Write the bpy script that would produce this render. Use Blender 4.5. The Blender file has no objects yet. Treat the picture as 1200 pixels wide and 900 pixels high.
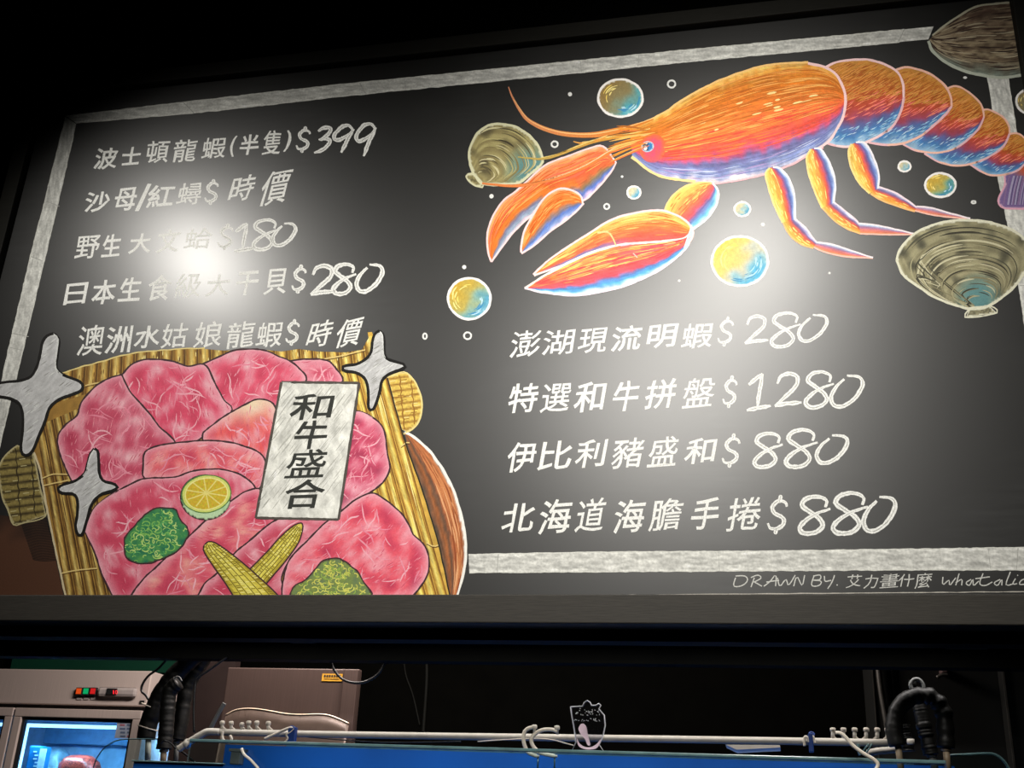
import bpy, bmesh, math, random
import numpy as np
from mathutils import Vector, Matrix, noise, geometry

random.seed(7)
scene = bpy.context.scene
COL = scene.collection

# ------------------------------------------------------------------ camera
CAM = Vector((0.0, -2.8, 1.5))
ROT = Matrix(((0.9761087, 0.0409181, 0.2133951),
              (0.2122284, -0.3901397, -0.8959632),
              (0.0465928, 0.9198460, -0.3895027)))
FPX = 1316.3
cd = bpy.data.cameras.new('camera')
cd.sensor_width = 36.0
cd.lens = FPX / 1200 * 36
cd.clip_start = 0.05
cam = bpy.data.objects.new('camera', cd)
COL.objects.link(cam)
cam.matrix_world = Matrix.Translation(CAM) @ ROT.to_4x4()
scene.camera = cam

# ------------------------------------------------------------------ world, exposure
w = bpy.data.worlds.new('night'); scene.world = w
w.use_nodes = True
w.node_tree.nodes['Background'].inputs[0].default_value = (0.75, 0.85, 1.0, 1)
w.node_tree.nodes['Background'].inputs[1].default_value = 0.003
scene.view_settings.view_transform = 'Standard'
scene.view_settings.look = 'None'
scene.view_settings.gamma = 1
scene.view_settings.exposure = 0.0

# ------------------------------------------------------------------ lights
def spot(name, loc, target, energy, size_deg, blend, radius, color=(1.0, 0.965, 0.90)):
    l = bpy.data.lights.new(name, 'SPOT')
    l.energy = energy; l.spot_size = math.radians(size_deg); l.spot_blend = blend
    l.shadow_soft_size = radius; l.color = color
    o = bpy.data.objects.new(name, l); COL.objects.link(o)
    o.location = loc
    o.rotation_euler = (Vector(target) - Vector(loc)).to_track_quat('-Z', 'Y').to_euler()
    return o
def area(name, loc, target, energy, sx, sy, color=(1, 1, 1)):
    l = bpy.data.lights.new(name, 'AREA')
    l.energy = energy; l.shape = 'RECTANGLE'; l.size = sx; l.size_y = sy; l.color = color
    o = bpy.data.objects.new(name, l); COL.objects.link(o)
    o.location = loc
    o.rotation_euler = (Vector(target) - Vector(loc)).to_track_quat('-Z', 'Y').to_euler()
    return o

def ray(px, py):
    return ROT @ Vector((px - 600.0, 450.0 - py, -FPX))
def at(px, py, Y):
    """point of the vertical plane y = Y seen at that place of the 1200 x 900 frame"""
    d = ray(px, py)
    return CAM + d * ((Y - CAM.y) / d.y)
Z_STRIP = at(600, 730, -0.03).z + 0.035
def mirror_light(px, py, dist):
    d = ray(px, py); p = at(px, py, 0)
    r = Vector((d.x, -d.y, d.z)) / d.y
    return p + r * dist

LL = mirror_light(240, 310, 1.25)
LR = mirror_light(885, 296, 1.35)
LC = mirror_light(790, 450, 2.2)
spot('track_spotlight', LL, at(290, 560, 0), 105, 92, 1.0, 0.07)
spot('track_spotlight', LR, at(870, 480, 0), 92, 116, 1.0, 0.22)
spot('track_spotlight', LC, at(680, 600, 0), 235, 76, 1.0, 0.5)
# lamp and added strip light over the tanks behind the sign
area('tank_room_lamp', (-1.3, 0.75, 2.9), (-1.3, 1.45, 2.1), 70, 1.2, 0.2, (1.0, 0.88, 0.82))
area('added_strip_light', (-0.7, 0.27, Z_STRIP), (-0.7, 0.27, 0), 5.5, 2.4, 0.03, (1.0, 0.95, 0.92))  # unseen, added under the bulkhead to light the pipe from above

# ------------------------------------------------------------------ materials
def new_mat(name):
    m = bpy.data.materials.new(name); m.use_nodes = True
    return m, m.node_tree.nodes, m.node_tree.links, m.node_tree.nodes['Principled BSDF']
def lin(c):
    return tuple((x / 255 / 12.92) if x / 255 <= 0.04045 else ((x / 255 + 0.055) / 1.055) ** 2.4 for x in c[:3])
def mat(name, rgb, rough=0.5, metal=0.0, spec=0.5, noise_amt=0.15, scale=30, bump=0.0, stretch=(1, 1, 1), emit=None, es=0.0):
    m, n, l, b = new_mat(name)
    c = lin(rgb)
    tc = n.new('ShaderNodeTexCoord'); mp = n.new('ShaderNodeMapping'); mp.inputs['Scale'].default_value = stretch
    nz = n.new('ShaderNodeTexNoise'); nz.inputs['Scale'].default_value = scale; nz.inputs['Detail'].default_value = 5
    l.new(tc.outputs['Object'], mp.inputs[0]); l.new(mp.outputs[0], nz.inputs['Vector'])
    mr = n.new('ShaderNodeMapRange'); mr.inputs[1].default_value = 0.3; mr.inputs[2].default_value = 0.7
    mr.inputs[3].default_value = 1 - noise_amt; mr.inputs[4].default_value = 1 + noise_amt
    l.new(nz.outputs[0], mr.inputs[0])
    vm = n.new('ShaderNodeVectorMath'); vm.operation = 'SCALE'; vm.inputs[0].default_value = c
    l.new(mr.outputs[0], vm.inputs['Scale']); l.new(vm.outputs[0], b.inputs['Base Color'])
    b.inputs['Roughness'].default_value = rough; b.inputs['Metallic'].default_value = metal
    b.inputs['Specular IOR Level'].default_value = spec
    if bump:
        bp = n.new('ShaderNodeBump'); bp.inputs['Strength'].default_value = bump; bp.inputs['Distance'].default_value = 0.002
        l.new(nz.outputs[0], bp.inputs['Height']); l.new(bp.outputs[0], b.inputs['Normal'])
    if emit:
        b.inputs['Emission Color'].default_value = (*lin(emit), 1); b.inputs['Emission Strength'].default_value = es
    return m

# blackboard paint: dull gloss with wiped chalk dust
BOARD, n, l, b = new_mat('blackboard_paint')
tc = n.new('ShaderNodeTexCoord')
n1 = n.new('ShaderNodeTexNoise'); n1.inputs['Scale'].default_value = 2.2; n1.inputs['Detail'].default_value = 6; n1.inputs['Distortion'].default_value = 0.8
mp = n.new('ShaderNodeMapping'); mp.inputs['Rotation'].default_value = (0, 0.9, 0); mp.inputs['Scale'].default_value = (3, 1, 26)
n2 = n.new('ShaderNodeTexNoise'); n2.inputs['Scale'].default_value = 2.0; n2.inputs['Detail'].default_value = 5
l.new(tc.outputs['Object'], n1.inputs['Vector']); l.new(tc.outputs['Object'], mp.inputs[0]); l.new(mp.outputs[0], n2.inputs['Vector'])
mu = n.new('ShaderNodeMath'); mu.operation = 'MULTIPLY'
m1 = n.new('ShaderNodeMapRange'); m1.inputs[1].default_value = 0.5; m1.inputs[2].default_value = 0.8; l.new(n1.outputs[0], m1.inputs[0])
m2 = n.new('ShaderNodeMapRange'); m2.inputs[1].default_value = 0.35; m2.inputs[2].default_value = 0.75; l.new(n2.outputs[0], m2.inputs[0])
l.new(m1.outputs[0], mu.inputs[0]); l.new(m2.outputs[0], mu.inputs[1])
mx = n.new('ShaderNodeMix'); mx.data_type = 'RGBA'
mx.inputs[6].default_value = (0.006, 0.0058, 0.005, 1); mx.inputs[7].default_value = (0.024, 0.025, 0.024, 1)
l.new(mu.outputs[0], mx.inputs[0]); l.new(mx.outputs[2], b.inputs['Base Color'])
b.inputs['Roughness'].default_value = 0.44
b.inputs['Specular IOR Level'].default_value = 0.55
b.inputs['Coat Weight'].default_value = 0.60; b.inputs['Coat Roughness'].default_value = 0.33; b.inputs['Coat IOR'].default_value = 1.5

# chalk: colour comes with each drawn stroke, broken by grain
def chalk_mat(name, grain, amt, cover=None):
    m, n, l, b = new_mat(name)
    at_ = n.new('ShaderNodeAttribute'); at_.attribute_name = 'Col'
    tc = n.new('ShaderNodeTexCoord'); nz = n.new('ShaderNodeTexNoise'); nz.inputs['Scale'].default_value = grain; nz.inputs['Detail'].default_value = 4
    l.new(tc.outputs['Object'], nz.inputs['Vector'])
    mr = n.new('ShaderNodeMapRange'); mr.inputs[1].default_value = 0.3; mr.inputs[2].default_value = 0.62
    mr.inputs[3].default_value = 1 - amt; mr.inputs[4].default_value = 1.0
    l.new(nz.outputs[0], mr.inputs[0])
    vm = n.new('ShaderNodeVectorMath'); vm.operation = 'SCALE'
    l.new(at_.outputs['Color'], vm.inputs[0]); l.new(mr.outputs[0], vm.inputs['Scale'])
    l.new(vm.outputs[0], b.inputs['Base Color'])
    b.inputs['Roughness'].default_value = 0.62; b.inputs['Specular IOR Level'].default_value = 0.18
    if cover:
        tr = n.new('ShaderNodeBsdfTransparent'); ms = n.new('ShaderNodeMixShader')
        n3 = n.new('ShaderNodeTexNoise'); n3.inputs['Scale'].default_value = 420; n3.inputs['Detail'].default_value = 2
        l.new(tc.outputs['Object'], n3.inputs['Vector'])
        r3 = n.new('ShaderNodeMapRange'); r3.inputs[1].default_value = cover - 0.05; r3.inputs[2].default_value = cover + 0.05
        l.new(n3.outputs[0], r3.inputs[0]); l.new(r3.outputs[0], ms.inputs[0])
        l.new(tr.outputs[0], ms.inputs[1]); l.new(b.outputs[0], ms.inputs[2])
        l.new(ms.outputs[0], n['Material Output'].inputs['Surface'])
    return m
CHALK = chalk_mat('coloured_chalk', 260, 0.16)
WRITE = chalk_mat('white_chalk_writing', 260, 0.34)
TAPE = chalk_mat('white_chalk_band', 150, 0.26, 0.24)

FRAME = mat('lighter_rail_wood', (50, 47, 42), 0.6, 0, 0.3, 0.25, 14, 0.15, (2, 20, 60))  # bottom rail only, a lighter tone than the other rails
FRAMEB = mat('darker_rail_wood', (26, 25, 21), 0.7, 0, 0.15, 0.25, 14, 0.15, (2, 20, 60))
BLACKW = mat('black_wall_paint', (4, 4, 3), 0.9, 0, 0.02, 0.2, 8)
DARKST = mat('dark_painted_steel', (15, 16, 13), 0.7, 0, 0.1, 0.2, 10)
BRACE = mat('brace_paint', (40, 42, 34), 0.7)
GREENW = mat('dark_green_wall', (10, 62, 44), 0.6, 0, 0.3, 0.1, 6)
STEEL = mat('brushed_steel', (186, 172, 164), 0.45, 0.2, 0.5, 0.08, 8, 0.05, (60, 60, 1))
STEELD = mat('dull_steel_sheet', (74, 60, 55), 0.42, 0.2, 0.5, 0.12, 6, 0.05, (40, 40, 1))
PVC = mat('white_pvc', (205, 198, 186), 0.35, 0, 0.5, 0.08, 40)
PVCT = mat('cream_tube', (215, 205, 190), 0.3, 0, 0.5, 0.06, 40)
RUBBER = mat('black_foam_insulation', (15, 15, 12), 0.5, 0, 0.35, 0.3, 60, 0.6)
CABLE = mat('black_cable', (18, 18, 18), 0.4, 0, 0.5)
GREY = mat('grey_plastic', (96, 98, 96), 0.5)
TAN = mat('tan_pipe', (150, 132, 108), 0.45)
BLUEP = mat('blue_tank_back', (4, 78, 158), 0.45, 0, 0.4, 0.10, 5)
BLUEC = mat('blue_clip_plastic', (30, 62, 130), 0.4)
BROWNP = mat('brown_panel', (34, 25, 23), 0.6, 0.1, 0.2, 0.2, 8)
YELLOW = mat('yellow_label', (190, 140, 40), 0.5)
INKD = mat('dark_ink', (50, 36, 20), 0.6)
PINKP = mat('pale_pink_plastic', (225, 200, 215), 0.35)
FROST = mat('frosted_acrylic_edge', (235, 235, 240), 0.3, emit=None)
GASKET = mat('black_gasket', (14, 15, 16), 0.6)
LINER = mat('fridge_liner', (150, 190, 230), 0.5)
CTRL = mat('control_panel_grey', (150, 142, 138), 0.4)
def glass_mat(name, tint, fac, rough=0.03):
    m, n, l, b = new_mat(name)
    n.remove(b)
    tr = n.new('ShaderNodeBsdfTransparent'); tr.inputs[0].default_value = (*tint, 1)
    gl = n.new('ShaderNodeBsdfGlossy'); gl.inputs['Roughness'].default_value = rough
    fr = n.new('ShaderNodeFresnel'); fr.inputs[0].default_value = 1.45
    ad = n.new('ShaderNodeMath'); ad.operation = 'ADD'; ad.inputs[1].default_value = fac
    ms = n.new('ShaderNodeMixShader')
    l.new(fr.outputs[0], ad.inputs[0]); l.new(ad.outputs[0], ms.inputs[0])
    l.new(tr.outputs[0], ms.inputs[1]); l.new(gl.outputs[0], ms.inputs[2])
    l.new(ms.outputs[0], n['Material Output'].inputs['Surface'])
    return m
GLASS = glass_mat('clear_glass', (0.86, 0.95, 0.95), 0.0)
ACRYL = glass_mat('clear_acrylic', (0.80, 0.80, 0.84), 0.04, 0.15)
RIM = mat('green_glass_edge', (92, 122, 124), 0.15, 0, 0.8, 0.25, 20)

# ------------------------------------------------------------------ object helpers
def setp(o, label=None, cat=None, group=None, kind=None):
    if label: o['label'] = label
    if cat: o['category'] = cat
    if group: o['group'] = group
    if kind: o['kind'] = kind
    return o
def empty(name, loc, label, cat, group=None):
    o = bpy.data.objects.new(name, None); COL.objects.link(o); o.location = loc
    o.empty_display_size = 0.1
    return setp(o, label, cat, group)
def wloc(o):
    v = Vector((0, 0, 0))
    while o is not None:
        v = v + o.location; o = o.parent
    return v
def link(name, bm, m, parent=None, smooth=False, label=None, origin=None):
    """bm holds world coordinates; the object's origin is its parent's, or its own lowest middle"""
    off = wloc(parent) if parent else Vector((0, 0, 0))
    loc = Vector((0, 0, 0))
    if not parent and bm.verts:
        xs = [v.co for v in bm.verts]
        loc = Vector((sum(c.x for c in xs) / len(xs), sum(c.y for c in xs) / len(xs), min(c.z for c in xs)))
        off = loc
    for v in bm.verts: v.co -= off
    me = bpy.data.meshes.new(name); bm.to_mesh(me); bm.free()
    for x in (m if isinstance(m, (list, tuple)) else [m]): me.materials.append(x)
    if smooth:
        for p in me.polygons: p.use_smooth = True
    o = bpy.data.objects.new(name, me); COL.objects.link(o)
    o.location = loc
    if parent: o.parent = parent
    if label: o['label'] = label
    return o
def box(bm, a, c, bevel=0.0):
    a, c = Vector(a), Vector(c)
    r = bmesh.ops.create_cube(bm, size=1)
    for v in r['verts']:
        v.co = Vector(((a.x + c.x) / 2 + v.co.x * abs(c.x - a.x), (a.y + c.y) / 2 + v.co.y * abs(c.y - a.y), (a.z + c.z) / 2 + v.co.z * abs(c.z - a.z)))
    if bevel:
        es = list({e for v in r['verts'] for e in v.link_edges})
        bmesh.ops.bevel(bm, geom=es, offset=bevel, segments=2, affect='EDGES', profile=0.5)
def smooth_pts(P, n):
    """Catmull-Rom through P, n points evenly spaced along it"""
    P = np.array(P, float)
    if len(P) < 3:
        t = np.linspace(0, 1, n)[:, None]; return P[0] * (1 - t) + P[-1] * t
    Q = np.vstack([2 * P[0] - P[1], P, 2 * P[-1] - P[-2]])
    out = []
    for i in range(1, len(Q) - 2):
        t = np.linspace(0, 1, 12, endpoint=False)[:, None]
        p0, p1, p2, p3 = Q[i - 1], Q[i], Q[i + 1], Q[i + 2]
        out.append(0.5 * (2 * p1 + (p2 - p0) * t + (2 * p0 - 5 * p1 + 4 * p2 - p3) * t * t + (3 * p1 - p0 - 3 * p2 + p3) * t ** 3))
    out.append(P[-1:]); C = np.vstack(out)
    s = np.concatenate([[0], np.cumsum(np.linalg.norm(np.diff(C, axis=0), axis=1))])
    u = np.linspace(0, s[-1], n)
    return np.stack([np.interp(u, s, C[:, k]) for k in range(C.shape[1])], 1)
def tube(bm, pts, r, n=24, seg=10, smoothed=True, caps=True):
    """round tube through world points; r a radius or a list of radii"""
    C = smooth_pts([tuple(p) for p in pts], n) if smoothed else np.array([tuple(p) for p in pts], float)
    k = len(C)
    R = np.interp(np.linspace(0, 1, k), np.linspace(0, 1, len(r)), r) if isinstance(r, (list, tuple)) else np.full(k, r)
    prev = None; rings = []
    up = Vector((0.13, 0.9, 0.31)).normalized()
    for i in range(k):
        t = Vector(C[min(i + 1, k - 1)] - C[max(i - 1, 0)]).normalized()
        s = t.cross(up)
        if s.length < 0.05: s = t.cross(Vector((1, 0, 0)))
        s.normalize(); q = t.cross(s)
        rings.append([bm.verts.new(Vector(C[i]) + (s * math.cos(a) + q * math.sin(a)) * R[i]) for a in [2 * math.pi * j / seg for j in range(seg)]])
    for i in range(k - 1):
        for j in range(seg):
            bm.faces.new((rings[i][j], rings[i][(j + 1) % seg], rings[i + 1][(j + 1) % seg], rings[i + 1][j]))
    if caps:
        bm.faces.new(list(reversed(rings[0]))); bm.faces.new(rings[-1])
def NB(): return bmesh.new()

# ------------------------------------------------------------------ structure
Z_BOT = at(600, 699.5, 0).z                     # lower edge of the painted panel
Z_TOP = at(700, 47, 0).z
X_L = at(25, 230, 0).x
X_R = at(1190, 45, 0).x
Z_RAIL = at(600, 730, -0.03).z
FW = 0.055
def sbox(name, a, c, m, kind='structure', bevel=0):
    bm = NB(); box(bm, a, c, bevel); o = link(name, bm, m); o['kind'] = kind; return o
sbox('floor', (-4, -5, -0.05), (3, 4, 0), BLACKW)
sbox('wall_back', (-4, 2.6, 0), (3, 2.7, 4.6), BLACKW)
sbox('wall_left', (-4.1, -5, 0), (-4, 2.7, 4.6), BLACKW)
sbox('wall_right', (3, -5, 0), (3.1, 2.7, 4.6), BLACKW)
sbox('ceiling', (-4.1, -5, 4.6), (3.1, 2.7, 4.7), BLACKW)
# the bulkhead that carries the sign
sbox('wall_upper', (-4, 0.06, Z_RAIL + 0.002), (3, 0.16, 4.6), BLACKW)
# underside beams of the bulkhead
zb = Z_RAIL
sbox('trim_1', (-3.9, 0.055, zb - 0.028), (2.9, 0.115, zb + 0.0015), DARKST)
sbox('trim_2', (-3.9, 0.165, zb + 0.045), (2.9, 0.50, zb + 0.09), BLACKW)
sbox('trim_3', (-3.9, 0.505, at(600, 776, 0.505).z), (2.9, 0.56, zb + 0.09), DARKST)
sbox('trim_4', (-3.9, 2.52, at(90, 786, 2.5).z), (at(262, 780, 2.5).x, 2.59, 3.2), GREENW)
def on_z(px, py, z):
    d = ray(px, py); return CAM + d * ((z - CAM.z) / d.z)
for k, pts in enumerate((((1075, 774), (1150, 738), (1205, 738), (1120, 774)), ((322, 744), (400, 774), (425, 774), (350, 744)))):
    zt = zb + 0.044; bm = NB(); W_ = [on_z(x, y, zt) for x, y in pts]
    f_ = [bm.verts.new((v.x, v.y, zt)) for v in W_]; g_ = [bm.verts.new((v.x, v.y, zt - 0.006)) for v in W_]
    bm.faces.new(f_); bm.faces.new(g_[::-1])
    for i in range(4): bm.faces.new((f_[i], g_[i], g_[(i + 1) % 4], f_[(i + 1) % 4]))
    bmesh.ops.recalc_face_normals(bm, faces=bm.faces[:])
    o = link('trim_%d' % (5 + k), bm, BRACE); o['kind'] = 'structure'
# ------------------------------------------------------------------ the chalkboard sign
BR = empty('chalkboard_sign', ((X_L + X_R) / 2, 0, Z_BOT),
           'large black chalkboard menu with a lobster, clams and meat platter drawn in coloured chalk', 'chalkboard')
bm = NB(); box(bm, (X_L, 0, Z_BOT), (X_R, 0.02, Z_TOP)); link('board_panel', bm, BOARD, BR)
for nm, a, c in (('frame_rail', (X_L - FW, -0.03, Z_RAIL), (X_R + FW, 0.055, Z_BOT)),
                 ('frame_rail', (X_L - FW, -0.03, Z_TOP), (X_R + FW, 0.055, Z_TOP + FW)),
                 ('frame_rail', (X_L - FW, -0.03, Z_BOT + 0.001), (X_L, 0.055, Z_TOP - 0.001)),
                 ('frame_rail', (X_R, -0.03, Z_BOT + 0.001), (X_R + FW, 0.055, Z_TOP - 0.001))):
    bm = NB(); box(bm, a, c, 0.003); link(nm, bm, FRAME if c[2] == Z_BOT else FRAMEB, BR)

def clampc(x): return 0 if x < 0 else (255 if x > 255 else x)
def mixc(a, b_, t): return tuple(a[i] * (1 - t) + b_[i] * t for i in range(3))
def ramp(stops):
    def f(t):
        if t <= stops[0][0]: return stops[0][1]
        for (t0, c0), (t1, c1) in zip(stops, stops[1:]):
            if t <= t1: return mixc(c0, c1, (t - t0) / (t1 - t0))
        return stops[-1][1]
    return f

class Art:
    """flat chalk marks on the board, written in the photograph's 1200 x 900 frame and laid on the board's plane"""
    def __init__(self, layer):
        self.V = []; self.F = []; self.C = []; self.D = []; self.layer = layer; self.k = 0
    def step(self):
        self.k += 1
        return self.layer * 0.0002 + 0.00004 + (self.k % 40) * 0.000001
    def add(self, pts, faces, cols, dz=None):
        o = len(self.V); d = self.step()
        self.V += [(p[0], p[1]) for p in pts]; self.D += [d + (dz[i] if dz is not None else 0) for i in range(len(pts))]; self.C += cols
        self.F += [tuple(i + o for i in f) for f in faces]
    def stroke(self, P, wd, col, n=None, taper=(1, 1), jit=0.0, rough=0.0):
        P = np.array(P, float)
        L = np.linalg.norm(np.diff(P, axis=0), axis=1).sum()
        n = n or max(3, int(L / 4) + 2)
        C = smooth_pts(P, n)
        T = np.gradient(C, axis=0); T /= (np.linalg.norm(T, axis=1)[:, None] + 1e-9)
        N = np.stack([-T[:, 1], T[:, 0]], 1)
        if isinstance(wd, (list, tuple)): W = np.interp(np.linspace(0, 1, n), np.linspace(0, 1, len(wd)), wd)
        else: W = np.full(n, float(wd))
        s = np.linspace(0, 1, n)
        W = W * (np.minimum(1, taper[0] + (1 - taper[0]) * s * 4)) * (np.minimum(1, taper[1] + (1 - taper[1]) * (1 - s) * 4))
        if rough: W = W * (1 + rough * (np.array([random.random() for _ in range(n)]) - 0.5))
        if jit: C = C + N * (np.array([noise.noise(Vector((i * 0.35, self.k * 3.1, 0))) for i in range(n)]) * jit)[:, None]
        A = C + N * W[:, None] / 2; B_ = C - N * W[:, None] / 2
        pts = [tuple(p) for p in A] + [tuple(p) for p in B_]
        faces = [(i, i + 1, n + i + 1, n + i) for i in range(n - 1)]
        if callable(col): cl = [col(x) for x in s]; cl = cl + cl
        else: cl = [col] * (2 * n)
        self.add(pts, faces, cl, [x * 8e-6 for x in s] * 2)
    def outline(self, P, wd, col, closed=True, jit=0.6, rough=0.35):
        P = list(P) + ([P[0]] if closed else [])
        self.stroke(P, wd, col, jit=jit, rough=rough)
    def loft(self, A, B_, rp, dens=2.2, streak=0.10, along=26.0, across=1.6, seed=0.0):
        A = np.array(A, float); B_ = np.array(B_, float)
        L = max(np.linalg.norm(np.diff(A, axis=0), axis=1).sum(), np.linalg.norm(np.diff(B_, axis=0), axis=1).sum())
        n = max(6, int(L / 3.5))
        a = smooth_pts(A, n); b2 = smooth_pts(B_, n)
        wid = np.linalg.norm(a - b2, axis=1).max()
        m = max(5, int(wid / dens))
        pts = []; cols = []
        two = rp.__code__.co_argcount == 2
        for i in range(n):
            s = i / (n - 1)
            for j in range(m):
                t = j / (m - 1)
                pts.append(tuple(a[i] * (1 - t) + b2[i] * t))
                tt = t + 0.07 * noise.noise(Vector((s * L / 9 + seed, t * 5, 4.1)))
                c = rp(s, tt) if two else rp(tt)
                k = 1 + streak * 1.8 * noise.noise(Vector((s * L / along + seed, t * wid / across + seed * 3, 1.7))) + streak * (random.random() - 0.5)
                cols.append(tuple(clampc(x * k) for x in c))
        faces = [(i * m + j, (i + 1) * m + j, (i + 1) * m + j + 1, i * m + j + 1) for i in range(n - 1) for j in range(m - 1)]
        self.add(pts, faces, cols)
        return a, b2
    def hatch(self, A, B_, cols, num, slen=(0.04, 0.12), trange=(0, 1), srange=(0, 1), wd=0.9, dt=0.0):
        a = smooth_pts(A, 100); b2 = smooth_pts(B_, 100)
        for _ in range(num):
            t = random.uniform(*trange); s0 = random.uniform(*srange); s1 = min(1, s0 + random.uniform(*slen))
            P = []
            for q in (0, 0.5, 1):
                s = s0 + (s1 - s0) * q; tt = min(1, max(0, t + dt * q))
                i = min(99, int(s * 99)); P.append(a[i] * (1 - tt) + b2[i] * tt)
            if np.linalg.norm(P[0] - P[-1]) < 1: continue
            self.stroke(P, wd * random.uniform(0.6, 1.3), random.choice(cols), n=5, taper=(0.2, 0.2))
    def fill(self, poly, fn, dens=3.0):
        """fn(x, y, distance to the outline) -> colour"""
        poly = np.array(poly, float)
        x0, y0 = poly.min(0); x1, y1 = poly.max(0)
        n = len(poly)
        bpts = []
        for i in range(n):
            p, q = poly[i], poly[(i + 1) % n]
            k = max(1, int(np.linalg.norm(q - p) / (dens * 1.6)))
            for j in range(k): bpts.append(p + (q - p) * j / k)
        nb = len(bpts)
        gx = np.arange(x0, x1, dens); gy = np.arange(y0, y1, dens)
        G = np.array([(x + (dens / 2 if k % 2 else 0), y) for k, y in enumerate(gy) for x in gx])
        if len(G):
            ins, dist = inside(G, poly)
            G = G[ins & (dist > dens * 0.45)]
        allp = np.vstack([np.array(bpts), G]) if len(G) else np.array(bpts)
        r = geometry.delaunay_2d_cdt([Vector(p) for p in allp], [(i, (i + 1) % nb) for i in range(nb)], [], 1, 1e-4)
        vv = np.array([(v.x, v.y) for v in r[0]])
        _, dist = inside(vv, poly)
        cols = [tuple(clampc(c) for c in fn(x, y, d)) for (x, y), d in zip(vv, dist)]
        self.add([tuple(v) for v in vv], [tuple(f) for f in r[2]], cols)
    def build(self, name, parent, m=None, label=None):
        off = wloc(parent)
        vs = []
        for (x, y), d in zip(self.V, self.D):
            p = at(x, y, 0)
            px_ = min(max(p.x, X_L + 0.001), X_R - 0.001); pz = min(max(p.z, Z_BOT + 0.001), Z_TOP - 0.001)
            vs.append((px_ - off.x, -d - off.y, pz - off.z))
        me = bpy.data.meshes.new(name); me.from_pydata(vs, [], self.F)
        at_ = me.color_attributes.new('Col', 'FLOAT_COLOR', 'POINT')
        arr = np.ones((len(vs), 4), np.float32)
        C = np.array(self.C, float) / 255
        arr[:, :3] = np.where(C <= 0.04045, C / 12.92, ((C + 0.055) / 1.055) ** 2.4)
        at_.data.foreach_set('color', arr.ravel())
        me.materials.append(m or CHALK)
        o = bpy.data.objects.new(name, me); COL.objects.link(o); o.parent = parent
        if label: o['label'] = label
        return o
def inside(G, poly):
    x, y = G[:, 0], G[:, 1]; ins = np.zeros(len(G), bool); dist = np.full(len(G), 1e9)
    n = len(poly)
    for i in range(n):
        p, q = poly[i], poly[(i + 1) % n]
        c = ((p[1] > y) != (q[1] > y))
        with np.errstate(divide='ignore', invalid='ignore'):
            xi = (q[0] - p[0]) * (y - p[1]) / (q[1] - p[1] + 1e-12) + p[0]
        ins ^= c & (x < xi)
        d = q - p; L = (d @ d) + 1e-9
        t = np.clip(((G - p) @ d) / L, 0, 1)
        dist = np.minimum(dist, np.linalg.norm(G - (p + t[:, None] * d), axis=1))
    return ins, dist
def ell(cx, cy, rx, ry, rot=0, n=28, a0=0, a1=360):
    r = math.radians(rot); out = []
    full = (a1 - a0) == 360
    for i in range(n if full else n + 1):
        a = math.radians(a0 + (a1 - a0) * i / n)
        x, y = rx * math.cos(a), ry * math.sin(a)
        out.append((cx + x * math.cos(r) - y * math.sin(r), cy + x * math.sin(r) + y * math.cos(r)))
    return out
def nz(x, y, s, k=0.0): return noise.noise(Vector((x / s, y / s, k)))

# ---- white chalk border
def band(P, Q, breaks=None):
    """a band between two long edges, built of a few overlapping chalk passes"""
    A_ = Art(0)
    def col(s, t):
        k = 0.5 + 0.5 * noise.noise(Vector((s * 40, t * 6, P[0][0])))
        e = 1.0 if 0.12 < t < 0.88 else 1.08
        v = 178 + 60 * k
        return (v * e, v * e, v * 0.97 * e)
    A_.loft(P, Q, col, dens=1.6, streak=0.10, along=9, across=3.5)
    pa, pb = smooth_pts(P, 60), smooth_pts(Q, 60)
    for _ in range(len(P)):
        i = random.randint(1, 58); a_, b_ = pa[i], pb[i] + np.array([random.uniform(-3, 3), 0])
        A_.stroke([tuple(a_), tuple(a_ * .5 + b_ * .5), tuple(b_)], random.uniform(.5, 1.0), (176, 176, 170), n=5, rough=.8)
    for e in (pa, pb): A_.stroke([tuple(v) for v in e[::3]], 1.3, (222, 222, 214), jit=.6, rough=.8)
    return A_.build('chalk_border', BR, TAPE)
band([(77, 136), (240, 117), (400, 99), (600, 79), (800, 59), (950, 45), (1094, 31)],
     [(89, 144), (240, 131), (400, 113), (600, 93), (800, 73), (950, 59), (1088, 46)])
band([(77, 137), (55, 225), (36, 300), (10, 410), (-10, 500), (-40, 620)], [(89, 145), (71, 225), (53, 300), (27, 410), (5, 500), (-22, 620)])
band([(549, 650), (700, 647), (870, 646), (1030, 644), (1240, 641)], [(550, 671), (700, 670), (870, 669), (1030, 668), (1240, 668)])
band([(1157, 90), (1163, 127), (1169, 205), (1178, 247), (1194, 335), (1200, 375), (1235, 600), (1243, 645)],
     [(1181, 90), (1187, 127), (1199, 205), (1206, 247), (1218, 335), (1226, 375), (1258, 600), (1266, 645)])

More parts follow.
